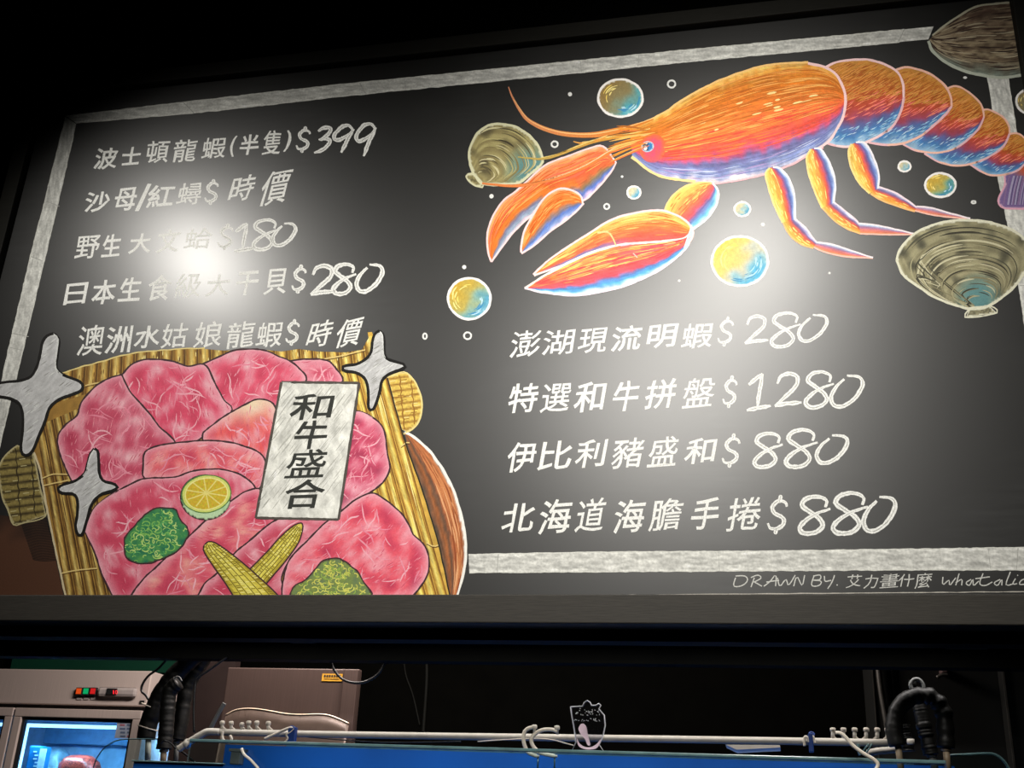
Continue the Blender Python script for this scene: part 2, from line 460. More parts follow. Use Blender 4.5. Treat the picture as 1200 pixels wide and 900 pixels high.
# ---- writing
_gl = {}
def glyph(ch, off=0):
    """triangles of a character plus its rim edges, scaled to a unit box"""
    if ch in _gl: return _gl[ch]
    cu = bpy.data.curves.new('g', 'FONT'); cu.body = ch; cu.size = 1; cu.resolution_u = 3
    ob = bpy.data.objects.new('g', cu); COL.objects.link(ob)
    dg = bpy.context.evaluated_depsgraph_get(); dg.update()
    ev = ob.evaluated_get(dg); me = ev.to_mesh()
    V = np.array([tuple(v.co)[:2] for v in me.vertices]); F = [tuple(p.vertices) for p in me.polygons]
    cnt = {}
    for f in F:
        for i in range(len(f)):
            e = tuple(sorted((f[i], f[(i + 1) % len(f)]))); cnt[e] = cnt.get(e, 0) + 1
    E = [e for e, c in cnt.items() if c == 1]
    ev.to_mesh_clear(); bpy.data.objects.remove(ob); bpy.data.curves.remove(cu)
    if len(V):
        mn, mx_ = V.min(0), V.max(0); V = (V - mn) / (mx_ - mn)
    _gl[ch] = (V, F, E); return _gl[ch]
DENSE = set('頓龍蝦隻蟳野蛤級貝澳姑娘價澎湖現選盤豬盛膽道捲時畫麼')
def put_glyph(A_, ch, x0, y0, x1, y1, shear=0.16, rise=0.07, bold=None, col=(246, 246, 241)):
    if bold is None: bold = 0.45 if ch in DENSE else 0.95
    V, F, E = glyph(ch)
    if not len(V): return
    q = bold / 2; x0, y0, x1, y1 = x0 + q, y0 + q, x1 - q, y1 - q
    W, H = x1 - x0, y1 - y0
    sh = shear * H; ri = rise * W
    sd = random.random() * 50
    pts = []
    for u, v in V:
        x = x0 + u * (W - sh) + sh * v
        y = y1 - v * (H - ri) - ri * u
        x += 1.1 * noise.noise(Vector((x / 9, y / 9, sd))); y += 1.1 * noise.noise(Vector((x / 9, y / 9, sd + 9)))
        pts.append((x, y))
    A_.add(pts, F, [col] * len(pts))
    if bold > 0:                      # chalk is broader than the type: thicken along the rim
        P = []; Fq = []
        for a, b_ in E:
            p_, r_ = np.array(pts[a]), np.array(pts[b_]); d = r_ - p_; L = np.linalg.norm(d)
            if L < 1e-6: continue
            d /= L; nn = np.array([-d[1], d[0]]); k = len(P); h = bold / 2
            p_ = p_ - d * h * .7; r_ = r_ + d * h * .7
            P += [tuple(p_ + nn * h), tuple(r_ + nn * h), tuple(r_ - nn * h), tuple(p_ - nn * h)]; Fq.append((k, k + 1, k + 2, k + 3))
        A_.add(P, Fq, [col] * len(P), [((i // 4) * 0.37 % 1) * 1.2e-5 for i in range(len(P))])
# hand-drawn figures: strokes in a unit box, y down
FIG = {
 '1': [[(0.08, .30), (0.35, .15), (0.62, 0)], [(0.62, 0), (0.50, .5), (0.42, .92)], [(0.0, 1.0), (.45, .93), (0.95, .88)]],
 '2': [[(0.12, .32), (0.25, .10), (0.55, 0.02), (0.82, .12), (0.80, .36), (0.45, .66), (0.03, .97)], [(0.03, .97), (0.45, .90), (0.98, .86)]],
 '3': [[(0.22, .16), (0.5, .04), (0.86, .04), (0.84, .2), (0.52, .42), (0.25, .50)], [(0.30, .48), (0.68, .46), (0.86, .56), (0.62, .8), (0.30, .94), (0.0, 1.0)]],
 '8': [[(0.82, .30), (0.86, .12), (0.60, .02), (0.25, .07), (0.10, .25), (0.35, .42), (0.62, .58), (0.74, .78), (0.50, .96), (0.15, .97), (0.03, .82), (0.25, .62), (0.60, .45), (0.98, .34)]],
 '9': [[(0.90, .14), (0.68, .0), (0.34, .08), (0.02, .38), (0.14, .54), (0.50, .44), (0.84, .24)], [(0.94, .12), (0.66, .5), (0.50, .76), (0.36, 1.0)]],
 '0': [[(0.42, .14), (0.16, .40), (0.02, .72), (0.14, .96), (0.42, .96), (0.76, .70), (0.97, .32), (0.88, .08), (0.50, .03)]],
 '$': [[(0.86, .30), (0.78, .18), (0.50, .16), (0.26, .30), (0.34, .46), (0.68, .58), (0.72, .74), (0.44, .86), (0.16, .84), (0.06, .72)], [(0.60, 0), (0.55, .20)], [(0.42, .84), (0.36, 1.0)]],
}
def put_fig(A_, ch, x0, y0, x1, y1, wd=4.2, col=(248, 248, 243)):
    for st in FIG[ch]:
        P = [(x0 + u * (x1 - x0), y0 + v * (y1 - y0)) for u, v in st]
        A_.stroke(P, [wd * 0.85, wd * 1.1, wd, wd * 1.1, wd * 0.8], col, n=max(6, 5 * len(st)), jit=0.5, rough=0.25, taper=(0.7, 0.6))
        A_.stroke(P, wd * .16, (176, 176, 170), n=max(6, 5 * len(st)), jit=0.9, rough=1.2, taper=(0.1, 0.1))
_n = [0]
ML = ['top written line of the left column, priced 399', 'second line of the left column, ending in two written characters', 'third line of the left column, priced 180', 'fourth line of the left column, priced 280', 'lowest line of the left column, touching the mat', 'top line of the right column, priced 280', 'second line of the right column, priced 1280', 'third line of the right column, priced 880', 'lowest line of the right column, with the largest figures']
def halo():
    a = Art(2.2); a.fill([(240, 396), (300, 392), (430, 384), (432, 396), (424, 410), (405, 413), (372, 412), (350, 409), (330, 412), (300, 409), (262, 411), (240, 409)], lambda x, y, d: (34, 33, 30), 6); a.build('rubbed_margin', BR, BOARD)
def menu_line(chars, dollar, figs, fw=4.4, layer=0.3, label=None):
    A_ = Art(layer)
    for c in chars: put_glyph(A_, *c)
    _n[0] += 1; o = A_.build('menu_line', BR, WRITE, ML[_n[0] - 1])
    A_ = Art(layer)
    put_fig(A_, '$', *dollar, wd=fw * 0.85)
    for f in figs:
        if f[0] in FIG: put_fig(A_, *f, wd=fw)
        else: put_glyph(A_, *f, shear=0.26, rise=0.14, bold=.5)
    A_.build('price', o, WRITE)
menu_line([('波', 109, 172, 140, 199), ('士', 141, 172, 167, 194), ('頓', 170, 164, 200, 192), ('龍', 201, 162, 233, 191), ('蝦', 235, 160, 267, 187),
           ('(', 268, 159, 278, 184), ('半', 279, 157, 305, 182), ('隻', 306, 152, 332, 182), (')', 332, 152, 343, 178)],
          (346, 148, 366, 179), [('3', 368, 149, 390, 179), ('9', 391, 147, 416, 179), ('9', 417, 145, 442, 183)])
menu_line([('沙', 98, 223, 131, 250), ('母', 132, 219, 162, 248), ('/', 158, 215, 177, 248), ('紅', 171, 216, 206, 244), ('蟳', 206, 213, 239, 241)],
          (239, 210, 258, 240), [('時', 266, 203, 303, 238), ('價', 300, 196, 345, 243)])
menu_line([('野', 87, 275, 119, 304), ('生', 118, 274, 144, 302), ('大', 150, 272, 179, 298), ('文', 182, 267, 213, 297), ('蛤', 214, 266, 250, 293)],
          (254, 262, 276, 293), [('1', 274, 262, 299, 295), ('8', 296, 257, 327, 293), ('0', 319, 261, 347, 288)])
menu_line([('日', 74, 331, 104, 358), ('本', 106, 327, 138, 358), ('生', 138, 324, 168, 354), ('食', 171, 321, 203, 353), ('級', 203, 319, 238, 350),
           ('大', 240, 320, 271, 348), ('干', 274, 317, 305, 347), ('貝', 308, 314, 339, 346)],
          (341, 310, 361, 344), [('2', 363, 311, 394, 346), ('8', 390, 309, 418, 345), ('0', 417, 309, 449, 342)], 5.0)
halo()
menu_line([('澳', 89, 380, 125, 418), ('洲', 122, 381, 157, 415), ('水', 156, 380, 190, 409), ('姑', 188, 378, 222, 409), ('娘', 226, 376, 263, 408),
           ('龍', 263, 376, 301, 409), ('蝦', 299, 376, 334, 408)],
          (334, 374, 353, 405), [('時', 357, 373, 394, 409), ('價', 390, 370, 429, 409)], layer=2.6)
menu_line([('澎', 596, 386, 636, 420), ('湖', 634, 385, 675, 417), ('現', 676, 383, 714, 415), ('流', 715, 380, 754, 412), ('明', 757, 379, 795, 409), ('蝦', 797, 377, 838, 409)],
          (840, 371, 862, 406), [('2', 872, 370, 901, 403), ('8', 903, 366, 939, 407), ('0', 935, 368, 970, 400)], 4.0)
menu_line([('特', 594, 448, 633, 485), ('選', 632, 448, 671, 484), ('和', 671, 446, 712, 484), ('牛', 716, 445, 752, 483), ('拼', 754, 443, 795, 480), ('盤', 798, 441, 840, 479)],
          (846, 440, 866, 478), [('1', 875, 438, 905, 481), ('2', 907, 437, 940, 477), ('8', 943, 435, 978, 478), ('0', 973, 439, 1012, 477)], 4.6)
menu_line([('伊', 592, 517, 631, 554), ('比', 629, 515, 673, 552), ('利', 673, 514, 713, 549), ('豬', 715, 512, 757, 550), ('盛', 758, 510, 797, 548), ('和', 801, 512, 841, 545)],
          (845, 508, 870, 548), [('8', 883, 507, 918, 548), ('8', 920, 503, 959, 548), ('0', 956, 509, 994, 543)], 4.8)
menu_line([('北', 586, 588, 629, 625), ('海', 629, 584, 673, 627), ('道', 673, 583, 712, 624), ('海', 717, 584, 759, 626), ('膽', 759, 583, 802, 623), ('手', 808, 582, 846, 622), ('捲', 850, 581, 895, 623)],
          (898, 580, 926, 626), [('8', 936, 581, 974, 626), ('8', 975, 577, 1018, 626), ('0', 1011, 581, 1050, 623)], 5.4)
# signature
A_ = Art(0.3)
SW = (214, 214, 208)
def sg(*strokes):
    for s in strokes: A_.stroke(s, 1.3, SW, n=max(5, 3 * len(s)), jit=0.3)
sg([(862, 677), (860, 687), (870, 686), (876, 680), (873, 675), (862, 675)],
   [(884, 677), (880, 688)], [(880, 677), (888, 674), (892, 677), (886, 681), (882, 682)], [(884, 682), (893, 687)],
   [(895, 687), (903, 681), (909, 674), (909, 687)], [(898, 682), (913, 680)],
   [(911, 677), (914, 687), (921, 679), (924, 686), (932, 674)],
   [(930, 687), (934, 676), (940, 686), (943, 674)],
   [(954, 675), (951, 686), (960, 686), (962, 681), (953, 680)], [(953, 675), (961, 674), (961, 679), (953, 680)],
   [(966, 675), (967, 681), (974, 680)], [(978, 674), (975, 682), (970, 690)], [(980.5, 685), (981.5, 686)])
for c in (('艾', 991, 673, 1011, 689), ('力', 1012, 673, 1030, 690), ('畫', 1030, 671, 1055, 690), ('什', 1052, 672, 1072, 688), ('麼', 1071, 671, 1093, 690)):
    put_glyph(A_, *c, bold=0, col=SW)
sg([(1105, 676), (1105, 685), (1112, 680), (1113, 686), (1120, 677)], [(1124, 672), (1120, 686)], [(1120, 683), (1127, 679), (1127, 686)],
   [(1138, 679), (1132, 683), (1136, 686), (1140, 679), (1141, 686), (1147, 681)], [(1152, 672), (1148, 684), (1155, 686), (1163, 682)], [(1143, 678), (1160, 676)],
   [(1172, 679), (1165, 683), (1169, 686), (1174, 679), (1174, 686)], [(1184, 670), (1179, 685), (1188, 684)], [(1190, 678), (1187, 684), (1192, 684)], [(1192, 674), (1193, 674.5)],
   [(1204, 678), (1197, 680), (1195, 685), (1205, 684)], [(1208, 682), (1214, 679), (1208, 678), (1207, 685), (1216, 684)])
A_.build('signature', BR, WRITE)
A_ = Art(1)   # thin chalk line along the lower edge of the panel
A_.stroke([(-20, 704), (200, 703), (600, 698.5), (1240, 693)], 1.0, (190, 185, 175), n=160, rough=0.8, jit=0.4)
A_.build('chalk_edge_line', BR, WRITE)

# ---- lobster
WP = (255, 214, 214); WH = (248, 244, 240)
LOB = Art(2.6)
A = [(738, 152), (758, 143), (780, 132), (800, 118), (837, 98), (880, 82), (910, 76), (947, 74), (967, 79), (980, 88), (987, 100), (990, 110)]
B = [(741, 184), (747, 190), (758, 199), (775, 207), (798, 211), (837, 214), (867, 210), (900, 203), (930, 192), (955, 178), (973, 164), (984, 147), (990, 127)]
rp = ramp([(0, (252, 196, 104)), (.10, (226, 142, 48)), (.22, (216, 120, 36)), (.38, (244, 128, 50)), (.56, (248, 104, 62)), (.68, (240, 90, 82)), (.75, (208, 88, 126)), (.81, (122, 116, 172)), (.91, (132, 148, 196)), (.97, (186, 190, 220)), (1, (255, 225, 225))])
LOB.loft(A, B, rp, dens=1.8, streak=0.13, along=40)
LOB.hatch(A, B, [(246, 168, 84), (250, 184, 96), (236, 140, 60)], 200, (0.05, 0.16), (0.05, 0.6), (0.1, 0.85), 0.9)
LOB.hatch(A, B, [(186, 98, 28), (196, 104, 30), (206, 112, 36)], 170, (0.04, 0.14), (0.06, 0.45), (0.15, 0.9), 0.8)
LOB.hatch(A, B, [(255, 130, 60), (235, 80, 60)], 120, (0.05, 0.14), (0.45, 0.75), (0.1, 0.85), 1.0)
LOB.hatch(A, B, [(205, 212, 235), (110, 120, 180), (170, 150, 200)], 50, (0.05, 0.12), (0.84, 0.97), (0.1, 0.85), 1.0)
LOB.hatch(A, B, [(255, 226, 150)], 14, (0.02, 0.04), (0.25, 0.5), (0.3, 0.8), 2.0)
LOB.fill(ell(765, 174, 15, 17, 20), lambda x, y, d: mixc(mixc((242, 112, 62), (190, 92, 120), max(0, (y - 182) / 9)), mixc((244, 92, 96), (230, 82, 122), 0.5 + nz(x, y, 4)), min(1, d / 7)), 1.8)
LOB.stroke([(947, 74), (967, 79), (980, 88), (988, 103), (991, 117), (988, 137), (980, 153), (972, 165), (960, 174)], 3.0, WP, jit=.5, rough=.3)
LOB.stroke([(965, 173), (947, 182), (930, 192), (900, 203), (867, 211), (837, 215), (815, 213)], 2.2, (250, 190, 196), jit=.5, rough=.3)
LOB.stroke([(815, 213), (798, 211), (775, 207), (758, 198), (747, 189), (740, 184)], 3.0, (250, 216, 150), jit=.5, rough=.3)
LOB.stroke([(738, 151), (758, 142), (780, 131), (800, 117), (837, 97), (880, 81), (910, 75), (947, 73)], 2.2, (255, 206, 130), jit=.5, rough=.3)
LO = LOB.build('lobster_drawing', BR, None, 'orange, coral and blue chalk lobster at the upper right of the board')
# eye
E_ = Art(4.0)
E_.fill(ell(759, 172, 7.4, 6.4, -15), lambda x, y, d: (190, 205, 220) if d < 1.3 else ((52, 74, 104) if x < 760 else (60, 128, 190)), 1.2)
E_.fill(ell(756.5, 174, 2, 2.6, 20, 10), lambda x, y, d: (250, 250, 250), 1.5)
E_.fill(ell(757.5, 168, 1.4, 1.2, 0, 8), lambda x, y, d: (240, 245, 250), 1.5)
E_.build('lobster_eye', LO)
# tail, last segment lowest
segs = [
 ([(1183, 157), (1192, 156), (1200, 161), (1207, 170), (1209, 178)], [(1136, 192), (1150, 201), (1160, 205), (1175, 205), (1190, 201), (1201, 192), (1209, 180)]),
 ([(1150, 131), (1155, 128), (1163, 130), (1175, 137), (1182, 147), (1183, 156)], [(1083, 180), (1100, 190), (1117, 194), (1133, 193), (1150, 188), (1165, 180), (1177, 170), (1183, 157)]),
 ([(1110, 104), (1118, 101), (1127, 103), (1140, 112), (1150, 123), (1153, 135)], [(1058, 169), (1072, 176), (1090, 179), (1107, 178), (1123, 172), (1138, 160), (1148, 149), (1153, 137)]),
 ([(1045, 84), (1060, 79), (1075, 81), (1092, 88), (1107, 100), (1114, 113), (1115, 123)], [(1018, 167), (1040, 170), (1058, 168), (1078, 160), (1093, 148), (1107, 135), (1115, 125)]),
 ([(966, 80), (980, 73), (1002, 70), (1023, 71), (1040, 77), (1052, 85), (1058, 98), (1059, 112)], [(969, 168), (980, 171), (993, 172), (1010, 169), (1025, 162), (1036, 156), (1047, 147), (1056, 130), (1059, 114)])]
def fan_tail():
    a = Art(0.4)
    P = [(1150, 190), (1177, 203), (1178, 217), (1171, 230), (1170, 238), (1177, 244), (1200, 245), (1232, 243), (1236, 200), (1206, 182)]
    a.fill(P, lambda x, y, d: mixc(mixc((205, 92, 66), (190, 120, 80), max(0, min(1, (1200 - x) / 20))), (122, 100, 150), max(0, min(1, (y - 198 + (1196 - x) * 0.8) / 14))) if d > 1.2 else (226, 180, 200), 2)
    for i in range(26):
        x = random.uniform(1174, 1200); a.stroke([(x + 6, 206), (x + 2, 222), (x - 1, 240)], 0.9, random.choice([(170, 160, 190), (90, 80, 120), (140, 110, 150)]), n=6)
    a.stroke([(1177, 206), (1177, 218), (1171, 230), (1170, 238), (1177, 244), (1200, 245)], 1.8, (230, 170, 190), jit=.4)
    a.build('tail_fan', LO)
fan_tail()
def seg_ramp(k):
    return ramp([(0, (206, 146, 70)), (.15, (200, 126, 48)), (.38, (196, 96, 42)), (.55, (194, 76, 56)), (.68, (164, 72, 96)), (.77, (98, 100, 156)), (.88, (72, 130, 186)), (1, (170, 200, 222))])
for k, (SA, SB) in enumerate(segs):
    a = Art(0.8 + 0.35 * k)
    a.loft(SA, SB, seg_ramp(k), dens=1.8, streak=0.07, along=14, across=9, seed=k * 3.7)
    n_ = 70 + 30 * k
    def dh(cols, t0, t1, num, ln=9, wd=0.9):
        sa = smooth_pts(SA, 60); sb = smooth_pts(SB, 60)
        for _ in range(num):
            s = random.uniform(0.03, 0.9); t = random.uniform(t0, t1); i = int(s * 59)
            p = sa[i] * (1 - t) + sb[i] * t
            q = (p[0] + ln * random.uniform(.6, 1), p[1] - ln * random.uniform(.3, .6))
            ins, dist = inside(np.array([q, p]), np.array(list(map(tuple, sa)) + list(map(tuple, sb[::-1]))))
            if ins.all() and dist.min() > 1: a.stroke([p, q], wd, random.choice(cols), n=3, taper=(.3, .3))
    dh([(232, 160, 84), (222, 146, 66), (214, 152, 70)], 0.04, 0.5, n_ * 2, 11, 1.0)
    dh([(160, 82, 28), (176, 88, 34)], 0.05, 0.5, n_, 10)
    dh([(255, 150, 110), (250, 130, 120)], 0.45, 0.7, n_ // 2, 11)
    dh([(150, 205, 236), (200, 225, 240), (70, 120, 190)], 0.78, 0.97, n_ // 2, 7)
    oc = WP if k == 4 else (250, 196, 176)
    a.stroke(SA + SB[::-1][:-1][:len(SB)], 2.6 if k > 2 else 2.2, oc, jit=.5, rough=.3)
    a.stroke(SB, 2.6 if k > 2 else 2.2, (240, 190, 196), jit=.5, rough=.3)
    a.build('tail_segment', LO)
def limb(name, pieces, layer, label=None, parent=None):
    """pieces: (side A, side B, ramp, streak colours, outline colour, outline width)"""
    a = Art(layer)
    for q, (PA, PB, rp_, hs, oc, ow) in enumerate(pieces):
        a.layer = layer + .25 * q; a.k = 0
        a.loft(PA, PB, rp_, dens=1.5, streak=0.10, along=16, seed=q * 2.3 + layer)
        L = len(PA) * 8
        if hs: a.hatch(PA, PB, hs, L, (0.06, 0.2), (0.08, 0.5), (0.03, 0.85), 0.9)
        a.stroke(PA, ow, oc[0], jit=.4, rough=.3); a.stroke(PB, ow, oc[1], jit=.4, rough=.3)
    return a.build(name, parent or LO, None, label)
legr = ramp([(0, (255, 220, 120)), (.22, (252, 200, 90)), (.42, (248, 150, 70)), (.58, (238, 96, 80)), (.68, (150, 90, 140)), (.80, (90, 110, 180)), (.92, (180, 200, 240)), (1, (245, 240, 250))])
legr2 = ramp([(0, (255, 196, 90)), (.35, (248, 150, 70)), (.58, (232, 96, 84)), (.75, (110, 96, 150)), (.9, (190, 190, 226)), (1, (250, 236, 240))])
tipr = ramp([(0, (255, 170, 110)), (.35, (240, 130, 110)), (.65, (170, 120, 160)), (.85, (170, 190, 220)), (1, (250, 240, 244))])
oc1 = ((255, 224, 150), (248, 244, 250)); oc2 = ((255, 196, 130), (250, 228, 236)); oc3 = ((250, 196, 180), (250, 236, 240))
hs = [(255, 236, 140), (240, 170, 70)]
limb('walking_leg', [
  ([(952, 289), (968, 296), (993, 301), (1023, 302.5)], [(957, 284), (977, 287), (998, 294), (1023, 302)], tipr, None, oc3, 1.8),
  ([(917, 260), (925, 275), (938, 286), (953, 291)], [(932, 257), (944, 267), (951, 277), (957, 284)], legr2, hs, oc2, 1.8),
  ([(902, 197), (897, 203), (900, 218), (907, 240), (917, 261)], [(906, 196), (915, 198), (925, 210), (931, 230), (932, 257)], legr, hs, oc1, 2.0)], 2.4)
limb('walking_leg', [
  ([(1008, 274), (1035, 275), (1055, 275), (1072, 275)], [(1006, 262), (1027, 264), (1050, 269), (1072, 274)], tipr, None, oc3, 1.8),
  ([(963, 243), (977, 258), (992, 268), (1008, 274)], [(977, 237), (990, 247), (1003, 258), (1007, 263)], legr2, hs, oc2, 1.8),
  ([(950, 175), (945, 185), (948, 205), (955, 225), (963, 244)], [(954, 174), (963, 176), (974, 195), (979, 217), (977, 238)], legr, hs, oc1, 2.0)], 2.4)
limb('walking_leg', [
  ([(1072, 247), (1092, 252), (1117, 255), (1137, 256.5)], [(1074, 242), (1093, 244), (1113, 250), (1137, 256)], tipr, None, oc3, 1.8),
  ([(1020, 227), (1033, 235), (1058, 244), (1072, 248)], [(1029, 219), (1047, 225), (1062, 234), (1074, 243)], legr2, hs, oc2, 1.8),
  ([(998, 169), (994, 178), (998, 198), (1007, 215), (1019, 227)], [(1003, 167), (1014, 168), (1023, 183), (1030, 205), (1029, 221)], legr, hs, oc1, 2.0)], 2.6)
# arm and great claw
armr = ramp([(0, (255, 216, 110)), (.25, (250, 180, 90)), (.45, (246, 120, 80)), (.66, (240, 92, 104)), (.76, (120, 110, 170)), (.88, (110, 190, 230)), (1, (240, 248, 252))])
upc = lambda s, t: ramp([(0, (255, 206, 150)), (.15, (255, 196, 98)), (.35, (250, 146, 62)), (.7, (246, 100, 72)), (.9, mixc((120, 118, 176), (240, 92, 84), max(0, min(1, (s - .4) * 4)))), (1, mixc((150, 150, 205), (238, 92, 92), max(0, min(1, (s - .4) * 4))))])(t)
loc_ = lambda s, t: ramp([(0, mixc((255, 190, 90), (238, 88, 90), max(0, min(1, (s - .4) * 3)))), (.25, mixc((250, 150, 80), (238, 90, 96), max(0, min(1, (s - .3) * 3)))), (.5, (238, 88, 84)), (.68, (230, 88, 104)), (.76, (96, 130, 196)), (.86, (90, 172, 226)), (.94, (214, 228, 248)), (1, (250, 240, 250))])(t)
UA = [(625, 322), (643, 305), (668, 288), (693, 272), (710, 261), (727, 254), (743, 250), (762, 247), (778, 247), (790, 251), (800, 256), (808, 263), (812, 272)]
UB = [(626, 323), (643, 317), (660, 311), (693, 296), (727, 287), (750, 285), (775, 283), (800, 280), (811, 274)]
LA = [(615, 338), (643, 320), (668, 307), (693, 296), (727, 287), (750, 285), (775, 283), (800, 280), (812, 270)]
LB = [(615, 338), (632, 342), (652, 345), (677, 346), (700, 343), (733, 335), (767, 320), (783, 310), (797, 298), (807, 287), (812, 275)]
hs2 = [(255, 214, 120), (255, 176, 90), (235, 110, 50)]
limb('claw_arm', [([(779, 247), (783, 237), (793, 225), (807, 217), (822, 214), (834, 215)], [(812, 269), (827, 258), (837, 245), (842, 232), (841, 222), (835, 215)], armr, hs2, ((255, 214, 140), (250, 250, 250)), 2.2)], 3.0)
cl = limb('large_claw', [(UA, UB, upc, hs2, (WP, (255, 230, 220)), 2.4), (LA, LB, loc_, hs2, ((255, 240, 225), (250, 236, 246)), 2.4)], 3.4)
a = Art(4.6)
a.hatch(UA, UB, [(255, 120, 70), (255, 160, 90)], 60, (0.05, 0.12), (0.3, 0.8), (0.2, 0.9))
a.hatch(LA, LB, [(250, 140, 90), (255, 110, 110), (226, 70, 80)], 90, (0.05, 0.12), (0.05, 0.6), (0.05, 0.9))
a.stroke([(700, 273), (712, 272), (718, 279), (722, 288)], [2.4, 2, 1.4], (255, 206, 140))
a.stroke([(727, 288), (735, 287), (742, 285)], 1.6, (226, 196, 220)); a.stroke([(742, 297), (747, 302)], 1.3, (255, 190, 180))
a.fill([(811, 262), (812.5, 270), (811, 282), (806, 290), (799, 297), (804, 282)], lambda x, y, d: (196, 226, 240), 2)
a.stroke([(808, 263), (812.5, 270), (812, 278), (807, 287)], 1.6, (255, 214, 210)); a.stroke([(642, 321), (668, 307.5), (693, 296.5), (718, 289)], 2.4, (255, 244, 236), jit=.4)
a.build('claw_detail', LO)
# small claw
sca = lambda s, t: ramp([(0, (250, 190, 150)), (.12, (250, 150, 90)), (.4, (236, 118, 40) if s > .45 else (238, 92, 60)), (.62, (228, 122, 46) if s > .3 else (230, 110, 60)), (.74, (120, 120, 150) if s > .3 else (150, 120, 80)), (.88, (84, 116, 196) if s < .5 else (150, 170, 190)), (1, (250, 206, 220))])(t)
SA_ = [(722, 190), (707, 172), (690, 174), (665, 183), (640, 193), (623, 207), (607, 222), (590, 235), (578, 253), (572, 270), (571, 285), (573, 299), (576, 307)]
SB_ = [(722, 190), (717, 200), (707, 213), (700, 221), (690, 231), (680, 236), (660, 238), (640, 243), (625, 251), (602, 272), (588, 290), (576, 307)]
MA = [(683, 239), (680, 229), (667, 222), (653, 222), (638, 232), (625, 251), (615, 270), (611, 287), (610.5, 296)]
MB_ = [(684, 238), (676, 247), (667, 255), (643, 273), (627, 287), (611, 297)]
mov = ramp([(0, (250, 190, 150)), (.15, (236, 130, 56)), (.5, (232, 118, 42)), (.62, (150, 120, 110)), (.76, (86, 118, 194)), (.92, (150, 170, 216)), (1, (250, 206, 220))])
limb('small_claw', [(SA_, SB_, sca, [(255, 170, 90), (214, 92, 30), (250, 110, 80)], (WP, WP), 2.0), (MA, MB_, mov, [(255, 170, 90), (206, 92, 24)], (WP, WP), 2.2)], 1.8)
# antennae
def ant(P, wd, c0, c1, hl):
    a = Art(4.6)
    a.stroke(P, wd, lambda s: mixc(c0, c1, s), jit=.3, taper=(1, .15))
    a.stroke([(x, y - 1.2) for x, y in P[1:]], [0.6, 1.2, 1.2, 0.8], hl, jit=.3)
    a.build('antenna', LO)
ant([(596, 102), (602.5, 118), (615, 137), (627, 146), (647, 154), (670, 158), (698, 158), (728, 152), (748, 146), (766, 140)], [1.2, 3.2, 5, 5.5, 6, 7, 7, 8], (226, 150, 110), (224, 130, 40), (250, 200, 130))
ant([(672, 166), (682, 168), (695, 166), (712, 160)], [1, 2.6, 3.4], (236, 170, 80), (232, 150, 60), (255, 214, 130))
ant([(607, 184), (633, 186.5), (653, 182), (673, 174), (695, 166), (718, 161), (744, 157), (762, 152)], [1.5, 3, 4, 5, 6], (186, 166, 90), (232, 150, 50), (240, 216, 130))
ant([(565, 215), (598, 218), (627, 215), (657, 207), (682, 197), (700, 187), (720, 175), (744, 164), (762, 158)], [2, 4, 5.2, 5.2, 5], (226, 130, 70), (238, 130, 60), (255, 206, 160))
a = Art(5.0)
for i in range(16):
    y = 148 + i * 2.0; q = (724 - random.uniform(0, 14), y + 5 + (i - 5) * 1.0); xe = random.uniform(746, 768); ye = 152 + i * 1.5 - (xe - 746) * .25
    a.stroke([q, ((q[0] + xe) / 2, (q[1] + ye) / 2 - 0.5), (xe, ye)], random.uniform(1, 2.4), random.choice([(236, 150, 50), (250, 190, 100), (190, 110, 40), (244, 128, 64)]), taper=(0.2, 0.2))
a.build('mouth_bristles', LO)

